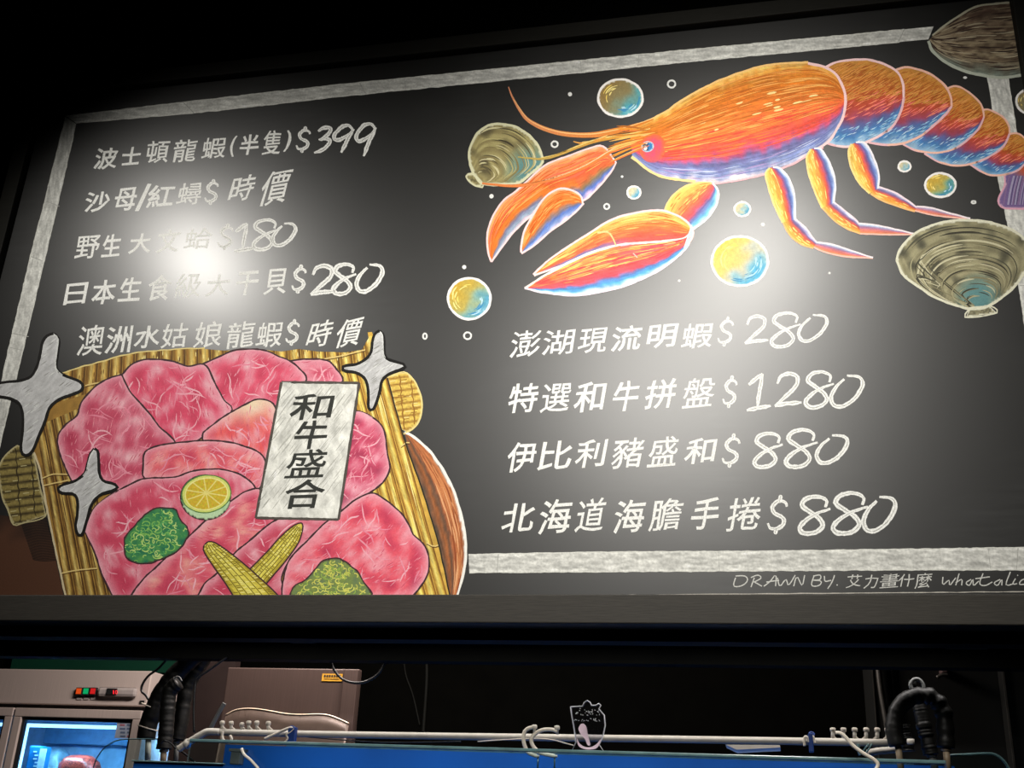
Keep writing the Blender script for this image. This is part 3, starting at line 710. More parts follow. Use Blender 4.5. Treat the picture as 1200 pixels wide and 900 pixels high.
# ---- clams
def clam(outline, centre, arcs, cols, rim, label, umbo=None, layer=1.0, teal=None, ang=(0, 360)):
    a = Art(layer)
    P = [tuple(p) for p in smooth_pts(list(outline) + [outline[0]], 70)[:-1]]
    poly = np.array(P); cx, cy = centre
    R = np.linalg.norm(poly - np.array(centre), axis=1).max()
    TH = np.arctan2(poly[:, 1] - cy, poly[:, 0] - cx); RR = np.linalg.norm(poly - np.array(centre), axis=1)
    o_ = np.argsort(TH); TH, RR = TH[o_], RR[o_]
    def rel(x, y):
        th = math.atan2(y - cy, x - cx); rr = np.interp(th, TH, RR, period=2 * math.pi)
        return math.hypot(x - cx, y - cy) / (rr + 1e-6)
    def f(x, y, d):
        q = rel(x, y)
        c = mixc(cols[0], cols[1], 0.5 + 0.5 * math.sin(q * arcs * 6.28 + 1.5 * nz(x, y, 22)) * (0.6 + nz(x, y, 14, 3)))
        c = mixc(c, cols[2], max(0, min(1, nz(x, y, 16, 7) * 1.8)))
        if teal:
            w_ = max(0, 1 - math.hypot(x - teal[0], y - teal[1]) / teal[2]); c = mixc(c, (84, 140, 148), min(0.8, w_ * 1.3))
        return rim if d < 1.6 else c
    a.fill(P, f, 2.2)
    # growth lines: the outline shrunk towards the hinge
    for k in range(int(arcs * 8)):
        q = random.uniform(0.16, 0.95); a0 = random.uniform(0, 0.75); ln = random.uniform(0.15, 0.45)
        pts = []
        for s in np.linspace(a0, min(1, a0 + ln), 9):
            th = math.radians(ang[0] + (ang[1] - ang[0]) * s); rr = np.interp(math.atan2(math.sin(th), math.cos(th)), TH, RR, period=2 * math.pi) * q
            pts.append((cx + rr * math.cos(th), cy + rr * math.sin(th)))
        a.stroke(pts, random.uniform(0.8, 2.2), random.choice([cols[0], cols[1], cols[2], mixc(cols[0], (255, 250, 220), .4), mixc(cols[2], (20, 16, 14), .35)]), taper=(.2, .2))
    a.outline(P, 2.8, rim)
    if umbo:
        a.fill(umbo, lambda x, y, d: rim if d < 1.3 else mixc(cols[0], cols[2], .5 + nz(x, y, 3)), 1.6); a.outline(umbo, 1.6, rim)
    return a.build('clam_drawing', BR, None, label)
clam([(584, 145), (603, 148), (618, 157), (630, 170), (635, 182), (635, 192), (620, 205), (605, 215), (568, 216), (556, 205), (550.5, 190), (550, 177), (554, 165), (562, 154), (572, 147)],
     (560, 212), 6, [(176, 166, 112), (132, 120, 78), (92, 84, 58)], (214, 212, 176), 'khaki chalk clam left of the lobster',
     [(546, 207), (551, 203), (560, 208), (567, 219), (558, 218), (550, 213)], 0.6, (622, 200, 34), (-95, 5))
a = Art(0.6)
CA = [(1246, -6), (1215, -2), (1182, 3), (1147, 7), (1125, 18), (1107, 30), (1093, 42)]
CB = [(1246, 82), (1222, 86), (1198, 88), (1175, 91), (1150, 88), (1127, 82), (1107, 72), (1093, 60), (1088, 48)]
def c2(s, t):
    v = .5 + .5 * math.sin(t * 44 + 3 * noise.noise(Vector((s * 3, t * 4, 2))))
    c = mixc((158, 142, 114), (96, 80, 64), v * .9)
    c = mixc(c, (70, 44, 42), max(0, .55 - t) * max(0, 1 - abs(s - .55) * 2.5))
    return mixc(c, (110, 124, 116), max(0, (t - .78) * 4))
a.loft(CA, CB, c2, dens=1.4, streak=.16, along=22)
a.hatch(CA, CB, [(70, 52, 44), (58, 44, 38), (186, 172, 144), (150, 134, 108)], 130, (.06, .22), (.06, .92), (.2, .92), 1.3)
a.stroke(CA, 2.4, (196, 192, 168), jit=.4, rough=.3); a.stroke(CB, 3.4, (190, 196, 180), jit=.4, rough=.3)
a.build('clam_drawing', BR, None, 'brown striped chalk clam cut off by the top right edge')
clam([(1051, 305), (1053, 295), (1062, 283), (1073, 273), (1090, 265), (1108, 260), (1132, 258), (1153, 259.5), (1175, 265), (1192, 273), (1201, 281), (1207, 294), (1205, 310), (1192, 332), (1175, 348), (1160, 358), (1150, 362), (1135, 362), (1117, 357), (1093, 347), (1072, 333), (1058, 322)],
     (1149, 364), 9, [(172, 166, 130), (134, 128, 98), (84, 82, 66)], (226, 224, 200), 'large grey-brown chalk clam below the lobster tail',
     [(1136, 361), (1132, 372), (1168, 367), (1160, 359)], 3.0, (1146, 348, 30), (-175, -40))

# ---- bubbles
def bubble(cx, cy, rx, ry, big=True, inner=None, label=None, rot=0):
    a = Art(0.9)
    if big:
        c1, c2, c3 = inner or ((226, 196, 90), (150, 190, 190), (72, 160, 200))
        def f(x, y, d):
            t = ((x - cx) / rx * 0.75 + (y - cy) / ry * 0.55) * 0.5 + 0.5 + 0.25 * nz(x, y, rx * 0.5, cx)
            c = ramp([(0.05, c1), (.45, mixc(c1, c2, .35)), (.62, c2), (.85, c3), (1, mixc(c3, WH, .3))])(t)
            k = 1 + 0.12 * nz(x, y, 2.5, 2); c = tuple(v * k for v in c)
            return (240, 240, 226) if d < 1.2 else c
        a.fill(ell(cx, cy, rx, ry, rot), f, max(1.2, rx / 12))
        if rx > 12:
            for i in range(int(rx)):
                r_ = random.uniform(.5, .85); a0 = random.uniform(130, 250) if i % 2 else random.uniform(-20, 80)
                a.stroke(ell(cx, cy, rx * r_, ry * r_, rot, 5, a0, a0 + random.uniform(15, 40)), random.uniform(.8, 1.6), random.choice([(255, 236, 150), (250, 220, 110)] if i % 2 else [(190, 226, 240), (60, 140, 190)]), n=6, taper=(.2, .2))
        a.outline(ell(cx, cy, rx, ry, rot), 2.6 if rx > 12 else 2.0, WH)
    elif rx > 2.6:
        e_ = ell(cx, cy, rx - .8, ry - .8, 0, 14); a.stroke(e_ + [e_[0]], 2.0, (230, 230, 226), n=26, rough=.3)
    else:
        a.fill(ell(cx, cy, rx, ry, 0, 10), lambda x, y, d: (232, 232, 228), 1.5)
    return a.build('bubble_drawing', BR, None, label)
bubble(727, 115, 26, 22, True, ((150, 122, 70), (130, 150, 130), (80, 170, 186)), 'brown and teal chalk bubble above the lobster head', 0)
bubble(867, 306, 33, 29, True, ((244, 206, 96), (196, 200, 186), (92, 178, 214)), 'largest yellow and blue chalk bubble below the lobster')
bubble(550, 350, 25, 24, True, ((206, 164, 50), (150, 176, 150), (82, 156, 186)), 'gold and blue chalk bubble at the middle of the board')
bubble(1102, 217, 18, 14, True, ((212, 170, 60), (150, 176, 130), (64, 146, 168)), 'gold and teal chalk bubble under the tail')
for b_ in ((870, 245, 9.5, 8.5), (743, 225.5, 8, 7.5), (1060, 195, 7.5, 6.2)): bubble(*b_, True, ((226, 206, 160), (150, 190, 200), (70, 150, 186)))
bubble(1205, 119, 14, 14, True, ((150, 130, 90), (120, 130, 110), (90, 140, 150)))
for b_ in ((787, 98.5, 5.2, 5), (650, 169, 4.5, 4.2), (711, 242, 3.8, 3.8), (548, 393.5, 5, 4.8), (498, 394, 3, 4)): bubble(*b_, False)
for b_ in ((668, 110.5, 2.5, 2.5), (729, 207, 1.6, 1.5), (576, 230, 2.6, 2.6), (544, 313, 2.5, 2.5), (894, 263, 2.4, 2.2), (1141, 237, 3.2, 2.2), (1131, 91, 2.4, 1.5), (796, 329, 1.6, 1.5), (972, 320, 1.4, 1.4)): bubble(*b_, False)

# ---- the platter of sliced beef
PL = Art(0.5)
# bowl side, right
BA = [(474, 507), (482, 510), (503, 528), (520, 552), (532, 576), (542, 610), (546, 640), (544, 668), (536, 697)]
BB = [(474, 507), (479, 530), (487, 552), (496, 578), (505, 608), (514, 638), (520, 665), (524, 690), (525, 699)]
PL.loft(BA, BB, ramp([(0, (246, 244, 236)), (.05, (246, 244, 236)), (.09, (176, 104, 62)), (.3, (190, 116, 70)), (.5, (170, 98, 60)), (.6, (104, 78, 62)), (.74, (160, 94, 52)), (.9, (120, 84, 62)), (1, (84, 74, 62))]), dens=1.8, streak=.14, along=30)
PL.hatch(BA, BB, [(232, 170, 120), (150, 76, 40), (210, 136, 84)], 70, (.08, .25), (.12, .5), (.15, .9), 1.2)
PL.stroke(BA, 3.0, (246, 244, 236), jit=.5, rough=.2)
PO = PL.build('meat_platter_drawing', BR, None, 'pink sliced beef on a bamboo mat over a brown bowl, drawn in chalk at the lower left')
# bowl side, left, dark brown
PB2 = Art(0.5)
PB2.fill([(-60, 596), (20, 606), (40, 600), (53, 604), (62, 640), (76, 704), (-60, 708)], lambda x, y, d: mixc((82, 52, 36), (38, 26, 20), max(0, min(1, (630 - y) / 34 + 0.5 * nz(x, y, 20)))), 4)
for i in range(34):
    y = 606 + i * 1.5; PB2.stroke([(22 + i * .5, y), (40 + i * .3, y + 2), (56 + i * .28, y + 1)], .9, (20, 15, 12), n=5)
PB2.build('bowl_side', PO, None, 'dark brown side of the bowl, left of the mat')
# rolled ends of the mat
def bundle(P, rows, c, dark, wob, layer):
    a = Art(layer)
    x0 = min(p[0] for p in P); x1 = max(p[0] for p in P); y0 = min(p[1] for p in P); y1 = max(p[1] for p in P)
    def f(x, y, d):
        v = (y - (x - x0) * wob - y0) / (y1 - y0) * rows
        q = abs((v % 1) - .5) * 2
        cc = mixc(c, dark, max(0, (q - .45)) * 1.9)
        return tuple(k * (1 + .22 * nz(x, y, 2.4)) for k in cc) if d > 1 else mixc(c, (255, 250, 220), .4)
    a.fill(P, f, 1.7)
    for i in range(rows * 3):
        y = random.uniform(y0, y1); x = random.uniform(x0, x1 - 8)
        ins, _ = inside(np.array([(x, y), (x + 7, y - .5)]), np.array(P))
        if ins.all(): a.stroke([(x, y), (x + 7, y - .8)], .9, random.choice([dark, mixc(c, (255, 250, 200), .5)]), n=3)
    for fx in (.4, .72):
        xs = x0 + (x1 - x0) * fx; pts = []
        for k in range(rows + 3):
            y = y0 + 3 + (y1 - y0 - 6) * k / (rows + 2); q_ = (xs + (k % 2) * 1.5 + (y - y0) * (-wob) * .55 - 3, y)
            if inside(np.array([q_]), np.array(P))[0].all(): pts.append(q_)
        if len(pts) > 2: a.stroke(pts, 1.3, dark, rough=.8, jit=1)
    a.outline(P, 1.4, mixc(c, (255, 250, 220), .4))
    a.build('mat_roll', PO)
bundle([(454, 442), (467, 437), (477, 437), (486, 447), (492, 460), (495, 473), (493, 488), (487, 500), (477, 506), (470, 503)], 9, (226, 194, 92), (150, 104, 40), -0.15, 0.8)
bundle([(20, 522), (37, 530), (42, 545), (48, 575), (54, 604), (27, 613), (16, 615), (9, 597), (3, 585), (0, 567), (-2, 550), (5, 535)], 10, (144, 128, 72), (52, 42, 22), -0.12, 1.2)
# bamboo mat
MT = Art(0.9)
mat_poly = [(73, 437), (100, 429), (140, 418), (177, 411), (240, 408), (323, 405), (367, 405), (420, 398), (424, 390), (436, 389), (445, 420), (454, 443), (468, 495), (479, 530), (496, 578), (514, 638), (527, 697), (77, 704), (58, 610), (48, 556), (40, 530), (42, 500), (58, 478), (70, 460)]
MT.fill(mat_poly, lambda x, y, d: tuple(k * (1 + .2 * nz(x, y, 6)) for k in mixc((150, 112, 52), (214, 172, 76), max(0, min(1, x / 420)))), 5)
MO = MT.build('bamboo_mat', PO)
def slat(p0, p1, p2, p3, c, dark, k):
    """one bamboo slat between edge p0-p1 and edge p2-p3"""
    a = Art(1.3)
    a.loft([p0, p1], [p2, p3], ramp([(0, dark), (.22, mixc(c, dark, .35)), (.45, mixc(c, (255, 246, 170), .45)), (.66, c), (.84, mixc(c, dark, .8)), (1, mixc(dark, (30, 20, 10), .4))]), dens=1.3, streak=.16, along=18, seed=k)
    for i in range(6):
        s = random.random() * .8; t = random.uniform(.15, .85)
        P = [tuple(np.array(p0) * (1 - u) * (1 - t) + np.array(p1) * u * (1 - t) + np.array(p2) * (1 - u) * t + np.array(p3) * u * t) for u in (s, s + .08, s + .18)]
        a.stroke(P, 1.0, random.choice([dark, (255, 240, 160) if c[0] > 200 else (216, 180, 100)]), n=4, taper=(.2, .2))
    a.build('bamboo_slat', MO)
for k in range(5):                    # left run, lighter towards the right
    t0, t1 = k / 5, (k + 1) / 5 - .02
    top = lambda t: (42 + 52 * t, 500 - 22 * t); bot = lambda t: (78 + 62 * t, 703)
    slat(top(t0), bot(t0), top(t1), bot(t1), (178, 142, 66), (84, 54, 22), k)
for k in range(5):                    # right run
    t0, t1 = k / 5, (k + 1) / 5 - .02
    top = lambda t: (398 + 52 * t, 436 - 8 * t); bot = lambda t: (464 + 62 * t, 700)
    slat(top(t0), bot(t0), top(t1), bot(t1), (232, 204, 92), (156, 102, 36), k + 9)
ntop = 25
edge = smooth_pts([(73, 437), (100, 429), (140, 418), (177, 411), (240, 408), (323, 405), (367, 405), (420, 398), (440, 392)], ntop + 1)
for k in range(ntop):
    p, q = edge[k], edge[k + 1]
    dx = -3 + 8 * k / ntop
    slat(tuple(p), (p[0] + dx, p[1] + 34), (q[0] - .8, q[1]), (q[0] - .8 + dx, q[1] + 34), mixc((190, 150, 70), (236, 196, 88), k / ntop), (110, 72, 26), k + 30)
a = Art(2.0)
for P in ([(48, 561), (62, 556), (84, 556)], [(72, 672), (92, 668), (114, 666)], [(50, 569), (66, 566), (80, 563)], [(470, 523), (478, 518), (480, 519)], [(500, 636), (508, 640), (514, 639)], [(100, 452), (128, 445), (140, 438)], [(372, 422), (400, 417), (428, 410)]):
    a.stroke(P, 1.4, (232, 204, 130), jit=.5); a.stroke([(x, y + 1.6) for x, y in P], .9, (90, 60, 26), jit=.5)
a.stroke([(40, 530), (48, 556), (58, 610), (78, 703)], 2.2, (214, 198, 160), jit=.5, rough=.4)
a.stroke([(454, 443), (468, 495), (479, 530), (496, 578), (514, 638), (527, 697)], 1.6, (40, 36, 26), jit=.4)
a.stroke([tuple(e) for e in edge[::3]], 1.5, (236, 214, 140), jit=1, rough=.5)
a.build('mat_binding', MO)
# meat slices
INK = (66, 42, 46)
def slice_(P, layer, base=(218, 100, 124), light=(240, 170, 182), deep=(204, 66, 94), edge_w=13, marb=26, creamy=None, cut=False):
    a = Art(layer)
    sp = [tuple(p) for p in smooth_pts(list(P) + [P[0]], max(24, len(P) * 5))[:-1]]
    ang = random.uniform(0, 3.14)
    def f(x, y, d):
        v = nz(x, y, 17, layer); v2 = nz(x * math.cos(ang) + y * math.sin(ang), (y * math.cos(ang) - x * math.sin(ang)) * 3, 11, layer + 5)
        c = mixc(base, light, max(0, v * 1.3 + .12 + v2 * .5)); c = mixc(c, deep, max(0, -v * 1.6 + v2 * .3))
        if d < edge_w: c = mixc((242, 178, 190), c, (d / edge_w) ** .7)
        if creamy: 
            w_ = max(0, min(1, 1 - (y - creamy[1]) / creamy[2])) * max(0, 1 - abs(x - creamy[0]) / 60); c = mixc(c, (244, 224, 186), w_)
        return c
    a.fill(sp, f, 2.6)
    poly = np.array(sp); x0, y0 = poly.min(0); x1, y1 = poly.max(0)
    cnt = 0; tries = 0
    while cnt < marb and tries < marb * 12:
        tries += 1
        x, y = random.uniform(x0, x1), random.uniform(y0, y1); th = random.uniform(0, 6.28); L = random.uniform(10, 34)
        pts = [(x, y)]
        for _ in range(3):
            th += random.uniform(-.6, .6); x += math.cos(th) * L / 3; y += math.sin(th) * L / 3; pts.append((x, y))
        ins, dist = inside(np.array(pts), poly)
        if ins.all() and dist.min() > 3:
            a.stroke(pts, random.uniform(1.0, 2.0), random.choice([(246, 172, 186), (240, 154, 172), (248, 184, 196), (236, 138, 160)]), taper=(.2, .2), jit=.8); cnt += 1
    for _ in range(marb * 7):
        x, y = random.uniform(x0, x1), random.uniform(y0, y1); L = random.uniform(4, 10); th = ang + .8 * nz(x, y, 30, layer)
        pts = [(x, y), (x + L * math.cos(th), y + L * math.sin(th))]
        ins, dist = inside(np.array(pts), poly)
        if ins.all() and dist.min() > 1: a.stroke(pts, .9, random.choice([(236, 134, 152), (206, 76, 102), (228, 110, 134), (240, 156, 170)]), n=3, taper=(.3, .3))
    a.outline(sp, 2.0, INK, jit=.5, rough=.5)
    a.build('meat_slice', PO)
slice_([(340, 423), (357, 421), (382, 422), (392, 430), (402, 447), (380, 455), (350, 452)], 2.2, marb=8)
slice_([(230, 430), (257, 418), (273, 411), (290, 409), (307, 410), (315, 412), (327, 418), (340, 423), (350, 431), (359, 446), (335, 470), (322, 482), (303, 470), (287, 484), (262, 490), (242, 466)], 2.6, base=(232, 88, 116), marb=20)
slice_([(143, 439), (153, 428), (167, 422), (183, 421), (202, 423), (220, 429), (240, 427), (250, 445), (262, 468), (272, 482), (245, 506), (222, 522), (192, 528), (176, 504), (156, 480), (142, 458)], 3.0, base=(228, 82, 112), marb=34)
slice_([(143, 439), (132, 442), (120, 447), (108, 457), (95, 472), (90, 487), (77, 498), (68, 512), (70, 530), (83, 562), (100, 580), (137, 576), (172, 562), (206, 524), (187, 500), (177, 487), (167, 475), (152, 458)], 3.4, base=(208, 84, 110), deep=(186, 60, 88), marb=46)
slice_([(238, 507), (257, 492), (273, 482), (288, 474), (303, 468), (322, 475), (326, 505), (314, 540), (300, 540), (270, 524), (240, 518)], 3.4, base=(240, 96, 96), marb=12, creamy=(292, 474, 30))
slice_([(168, 541), (170, 530), (187, 522), (227, 517), (260, 517), (287, 523), (307, 533), (311, 548), (303, 574), (280, 566), (240, 560), (200, 561), (170, 561)], 3.8, base=(240, 112, 120), light=(246, 180, 176), marb=26)
slice_([(402, 488), (418, 482), (433, 487), (447, 498), (452, 513), (454, 532), (457, 548), (450, 564), (434, 577), (414, 587), (396, 600), (390, 560)], 3.0, base=(210, 80, 110), light=(244, 170, 186), deep=(150, 50, 80), marb=22)
slice_([(100, 624), (104, 610), (112, 594), (130, 580), (150, 569), (170, 561), (206, 559), (226, 552), (258, 550), (285, 558), (300, 574), (290, 590), (262, 612), (225, 640), (188, 664), (166, 690), (150, 706), (137, 706), (120, 674), (112, 650)], 4.2, base=(218, 82, 108), marb=34)
slice_([(148, 706), (166, 681), (188, 660), (220, 630), (246, 606), (270, 588), (288, 576), (306, 574), (316, 600), (336, 618), (316, 638), (298, 652), (282, 664), (266, 686), (256, 694), (248, 706)], 4.6, base=(226, 96, 116), light=(246, 170, 160), marb=34)
slice_([(228, 706), (240, 684), (252, 674), (264, 662), (277, 646), (290, 636), (306, 622), (330, 607), (370, 606), (388, 612), (366, 630), (342, 652), (330, 680), (335, 706)], 5.0, base=(206, 80, 102), marb=14)
slice_([(330, 706), (332, 680), (340, 655), (360, 634), (380, 614), (400, 599), (416, 586), (434, 578), (446, 582), (468, 599), (480, 616), (484, 626), (498, 640), (503, 658), (500, 676), (484, 698), (470, 706)], 5.4, base=(236, 92, 110), light=(246, 168, 180), marb=44)
# lime
a = Art(6.4)
a.fill(ell(241, 583, 30, 27), lambda x, y, d: INK if d < 1.6 else mixc((196, 226, 180), (110, 184, 120), max(0, min(1, (596 - y) / 14 + nz(x, y, 8)))), 1.8)
a.fill(ell(242, 579, 28.5, 21.5, -8), lambda x, y, d: (216, 226, 118) if d < 3.6 else (214 + 30 * nz(x, y, 2), 186 + 34 * nz(x, y, 2.2), 54), 1.4)
for k in range(10):
    th = k * math.pi / 5 + .2; a.stroke([(242, 578), (242 + 24 * math.cos(th), 578 + 17.5 * math.sin(th))], 1.5, (240, 226, 130), jit=.4)
a.outline(ell(242, 579, 25, 18.5, -8), 1.4, (246, 240, 150)); a.outline(ell(242, 579, 29, 22, -8), 1.3, (90, 130, 70))
a.build('lime_half', PO)
# seaweed / herb garnish
def herb(P, c0, c1, light, layer):
    a = Art(layer)
    sp = [tuple(p) for p in smooth_pts(P + [P[0]], 50)[:-1]]; sp = [(x + 1.4 * nz(x, y, 3), y + 1.4 * nz(y, x, 3)) for x, y in sp]
    a.fill(sp, lambda x, y, d: INK if d < 1 else mixc(c0, c1, .5 + nz(x, y, 7)), 2)
    poly = np.array(sp); x0, y0 = poly.min(0); x1, y1 = poly.max(0)
    for _ in range(260):
        x, y = random.uniform(x0, x1), random.uniform(y0, y1); r_ = random.uniform(1.6, 5); a0 = random.uniform(0, 360)
        pts = ell(x, y, r_, r_ * .8, 0, 6, a0, a0 + random.uniform(120, 250))
        ins, dist = inside(np.array(pts), poly)
        if ins.all() and dist.min() > 1: a.stroke(pts, random.uniform(.8, 1.3), random.choice(light), n=8)
    a.outline(sp, 1.5, INK, jit=1)
    a.build('herb_garnish', PO)
herb([(180, 596), (204, 596), (212, 610), (221, 620), (220, 630), (208, 646), (190, 655), (166, 661), (150, 655), (146, 644), (147, 630), (160, 614), (170, 604)], (84, 156, 84), (44, 120, 86), [(140, 200, 96), (172, 214, 110), (100, 180, 104), (200, 228, 134), (60, 140, 84)], 6.4)
herb([(339, 704), (344, 688), (360, 678), (374, 662), (384, 655), (400, 656), (412, 664), (424, 678), (431, 704)], (132, 150, 76), (110, 130, 90), [(196, 206, 92), (226, 226, 110), (150, 180, 80), (214, 210, 100)], 6.4)
# baby corn
def corn(A_, B_, layer, nk):
    a = Art(layer)
    a.loft(A_, B_, ramp([(0, (150, 130, 40)), (.15, (206, 190, 70)), (.5, (232, 220, 100)), (.85, (206, 188, 66)), (1, (150, 128, 40))]), dens=1.4, streak=.1, along=5)
    ca, cb = smooth_pts(A_, 40), smooth_pts(B_, 40)
    for t in (.18, .34, .5, .66, .82): a.stroke([tuple(ca[i] * (1 - t) + cb[i] * t) for i in range(3, 40, 4)], .9, (110, 98, 34), jit=.3)
    for i in range(3, 39, 1):
        for t in (.1, .26, .42, .58, .74, .9):
            if random.random() < .6:
                p = ca[i] * (1 - t) + cb[i] * t; d = (cb[i] - ca[i]) * .1; a.stroke([tuple(p - d * .5), tuple(p + d * .5)], .9, random.choice([(130, 112, 36), (250, 240, 150)]), n=3)
    a.stroke(A_, 1.7, INK, jit=.3); a.stroke(B_, 1.7, INK, jit=.3)
    a.build('baby_corn', PO)
corn([(354, 613), (346, 615), (330, 628), (312, 648), (294, 666), (280, 682)], [(354, 613), (355, 619), (350, 636), (336, 656), (314, 682), (300, 700)], 6.2, 6)
corn([(244, 635), (239, 640), (240, 648), (252, 666), (266, 686), (278, 706)], [(244, 635), (252, 636), (270, 648), (292, 666), (312, 684), (334, 706)], 7.0, 7)
# name card with brush characters
a = Art(7.4)
CP = [(330, 448), (421, 449), (397, 609), (300, 607)]
a.loft([CP[0], CP[3]], [CP[1], CP[2]], ramp([(0, (228, 228, 220)), (1, (228, 228, 220))]), dens=2.2, streak=.10, along=12, across=8)
for _ in range(260):
    u, v = random.random() * .9, random.random() * .9 + .05
    x = (330 * (1 - v) + 300 * v) * (1 - u) + (421 * (1 - v) + 397 * v) * u; y = 448 * (1 - v) + 608 * v
    if x + 12 < (421 * (1 - v) + 397 * v) and y > 462: a.stroke([(x, y), (x + 10, y - 13)], 1.0, random.choice([(180, 180, 172), (236, 236, 230), (190, 190, 182)]), n=3, taper=(.3, .3))
for P in ([CP[0], CP[1]], [CP[1], CP[2]], [CP[2], CP[3]], [CP[3], CP[0]]): a.stroke(P, 3.0, (84, 78, 72), n=30, rough=.4)
K = a.build('name_card', PO)
a = Art(8.4)
for g in (('和', 338, 461, 394, 493), ('牛', 342, 492, 388, 527), ('盛', 333, 526, 386, 561), ('合', 330, 561, 384, 597)):
    put_glyph(a, *g, shear=.22, rise=.03, bold=1.3 if g[0] != '盛' else .7, col=(52, 54, 50))
a.build('card_writing', K)
# white sparkles
def sparkle(P, label, layer=7.0):
    a = Art(layer)
    sp = [tuple(p) for p in smooth_pts(P + [P[0]], 90)[:-1]]
    a.outline(sp, 3.4, (22, 20, 18), jit=.3, rough=.2)
    a.fill(sp, lambda x, y, d: (226, 228, 224) if d < 1.6 else tuple([196 + 26 * nz((x + y) * .5, (x - y) * .12, 2.2)] * 3), 1.8)
    poly = np.array(sp); x0, y0 = poly.min(0); x1, y1 = poly.max(0)
    for _ in range(200):
        x, y = random.uniform(x0, x1), random.uniform(y0, y1)
        pts = [(x, y), (x + 7, y - 5)]; ins, dist = inside(np.array(pts), poly)
        if ins.all() and dist.min() > 1.5: a.stroke(pts, 1.0, random.choice([(226, 228, 224), (150, 150, 146), (170, 170, 166)]), n=3, taper=(.3, .3))
    a.build('sparkle_drawing', BR, None, label)
sparkle([(63, 391), (69, 397), (67.5, 413), (66, 430), (72, 438), (83, 443), (93, 447), (97.5, 452), (95, 458), (83, 463), (68, 469), (58, 479), (53, 494), (45, 513), (38, 529), (31, 534), (25, 528), (27, 503), (27, 488), (24, 475), (15, 468), (0, 465), (-20, 462), (-22, 454), (0, 449), (25, 446), (37, 441), (43, 431), (47, 417), (50, 402), (55, 394)], 'largest white chalk sparkle, over the left border')
sparkle([(111, 526), (106, 533), (103, 543), (100, 554), (90, 563), (75, 568), (68, 573), (73, 578), (86, 579), (91, 586), (91, 602), (89, 617), (92, 627), (97, 626), (102, 610), (108, 591), (118, 580), (133, 575), (138, 571), (133, 567), (122, 564), (117, 556), (116, 540), (115, 529)], 'small white chalk sparkle left of the lime', 8.6)
sparkle([(445, 388), (449, 393), (450, 413), (453, 420), (463, 424), (473, 427), (475, 430), (470, 433), (457, 438), (448, 446), (445, 460), (440, 475), (436, 481), (432, 478), (432, 467), (431, 453), (427, 443), (418, 437), (405, 435), (401, 432), (404, 429), (418, 427), (430, 420), (435, 412), (437, 398), (440, 391)], 'white chalk sparkle at the top right corner of the mat', 7.2)
# ------------------------------------------------------------------ upright display refrigerator, behind on the left
YF = 1.5
p = lambda x, y, Y=YF: at(x, y, Y)
fx1 = p(176, 800).x; fx0 = fx1 - 1.25
ztop, zh = p(90, 785).z, p(90, 826).z
FR = empty('display_refrigerator', ((fx0 + fx1) / 2, YF + .3, 0), 'tall steel display refrigerator with blue-lit glass doors behind the sign', 'refrigerator')
bm = NB(); box(bm, (fx0, YF, zh), (fx1, YF + .68, ztop), .004); link('header_panel', bm, STEEL, FR)
zg = p(90, 831.5).z
bm = NB()
box(bm, (fx0, YF + .03, .1), (fx0 + .05, YF + .68, zh - .002)); box(bm, (fx1 - .05, YF + .03, .1), (fx1, YF + .68, zh - .002)); box(bm, (fx0 + .052, YF + .60, .1), (fx1 - .052, YF + .68, zh - .002))
box(bm, (fx0 + .052, YF + .06, zh - .03), (fx1 - .052, YF + .598, zh - .002)); box(bm, (fx0, YF + .03, 0), (fx1, YF + .68, .098))
link('cabinet_body', bm, LINER, FR)
bm = NB(); box(bm, (fx0 + .001, YF + .022, zg - .03), (fx1 - .001, YF + .029, zh - .0005)); link('gasket_or_filler', bm, GASKET, FR)  # dark filler added behind the header gap to block lamp light
def fdoor(xa, xb, wd=.035):
    bm = NB()
    z1 = zg; z0 = .14
    box(bm, (xa, YF - .02, z1 - wd), (xb, YF + .02, z1), .003); box(bm, (xa, YF - .02, z0), (xb, YF + .02, z0 + wd), .003)
    box(bm, (xa, YF - .02, z0 + wd + .0005), (xa + wd, YF + .02, z1 - wd - .0005), .003); box(bm, (xb - wd, YF - .02, z0 + wd + .0005), (xb, YF + .02, z1 - wd - .0005), .003)
    d = link('door', bm, STEEL, FR)
    bm = NB(); g = .012
    for a_, c_ in (((xa + wd, z1 - wd - g), (xb - wd, z1 - wd)), ((xa + wd, z0 + wd), (xa + wd + g, z1 - wd - g)), ((xb - wd - g, z0 + wd), (xb - wd, z1 - wd - g))):
        box(bm, (a_[0], YF - .008, a_[1]), (c_[0], YF + .012, c_[1]))
    link('gasket_or_filler', bm, GASKET, d)
    bm = NB(); box(bm, (xa + wd, YF - .004, z0 + wd), (xb - wd, YF + .002, z1 - wd)); link('glass_pane', bm, GLASS, d)
    return d
xm = p(16.5, 850).x
fdoor(fx0 + .005, xm - .004); D2 = fdoor(xm + .004, fx1 - .005)
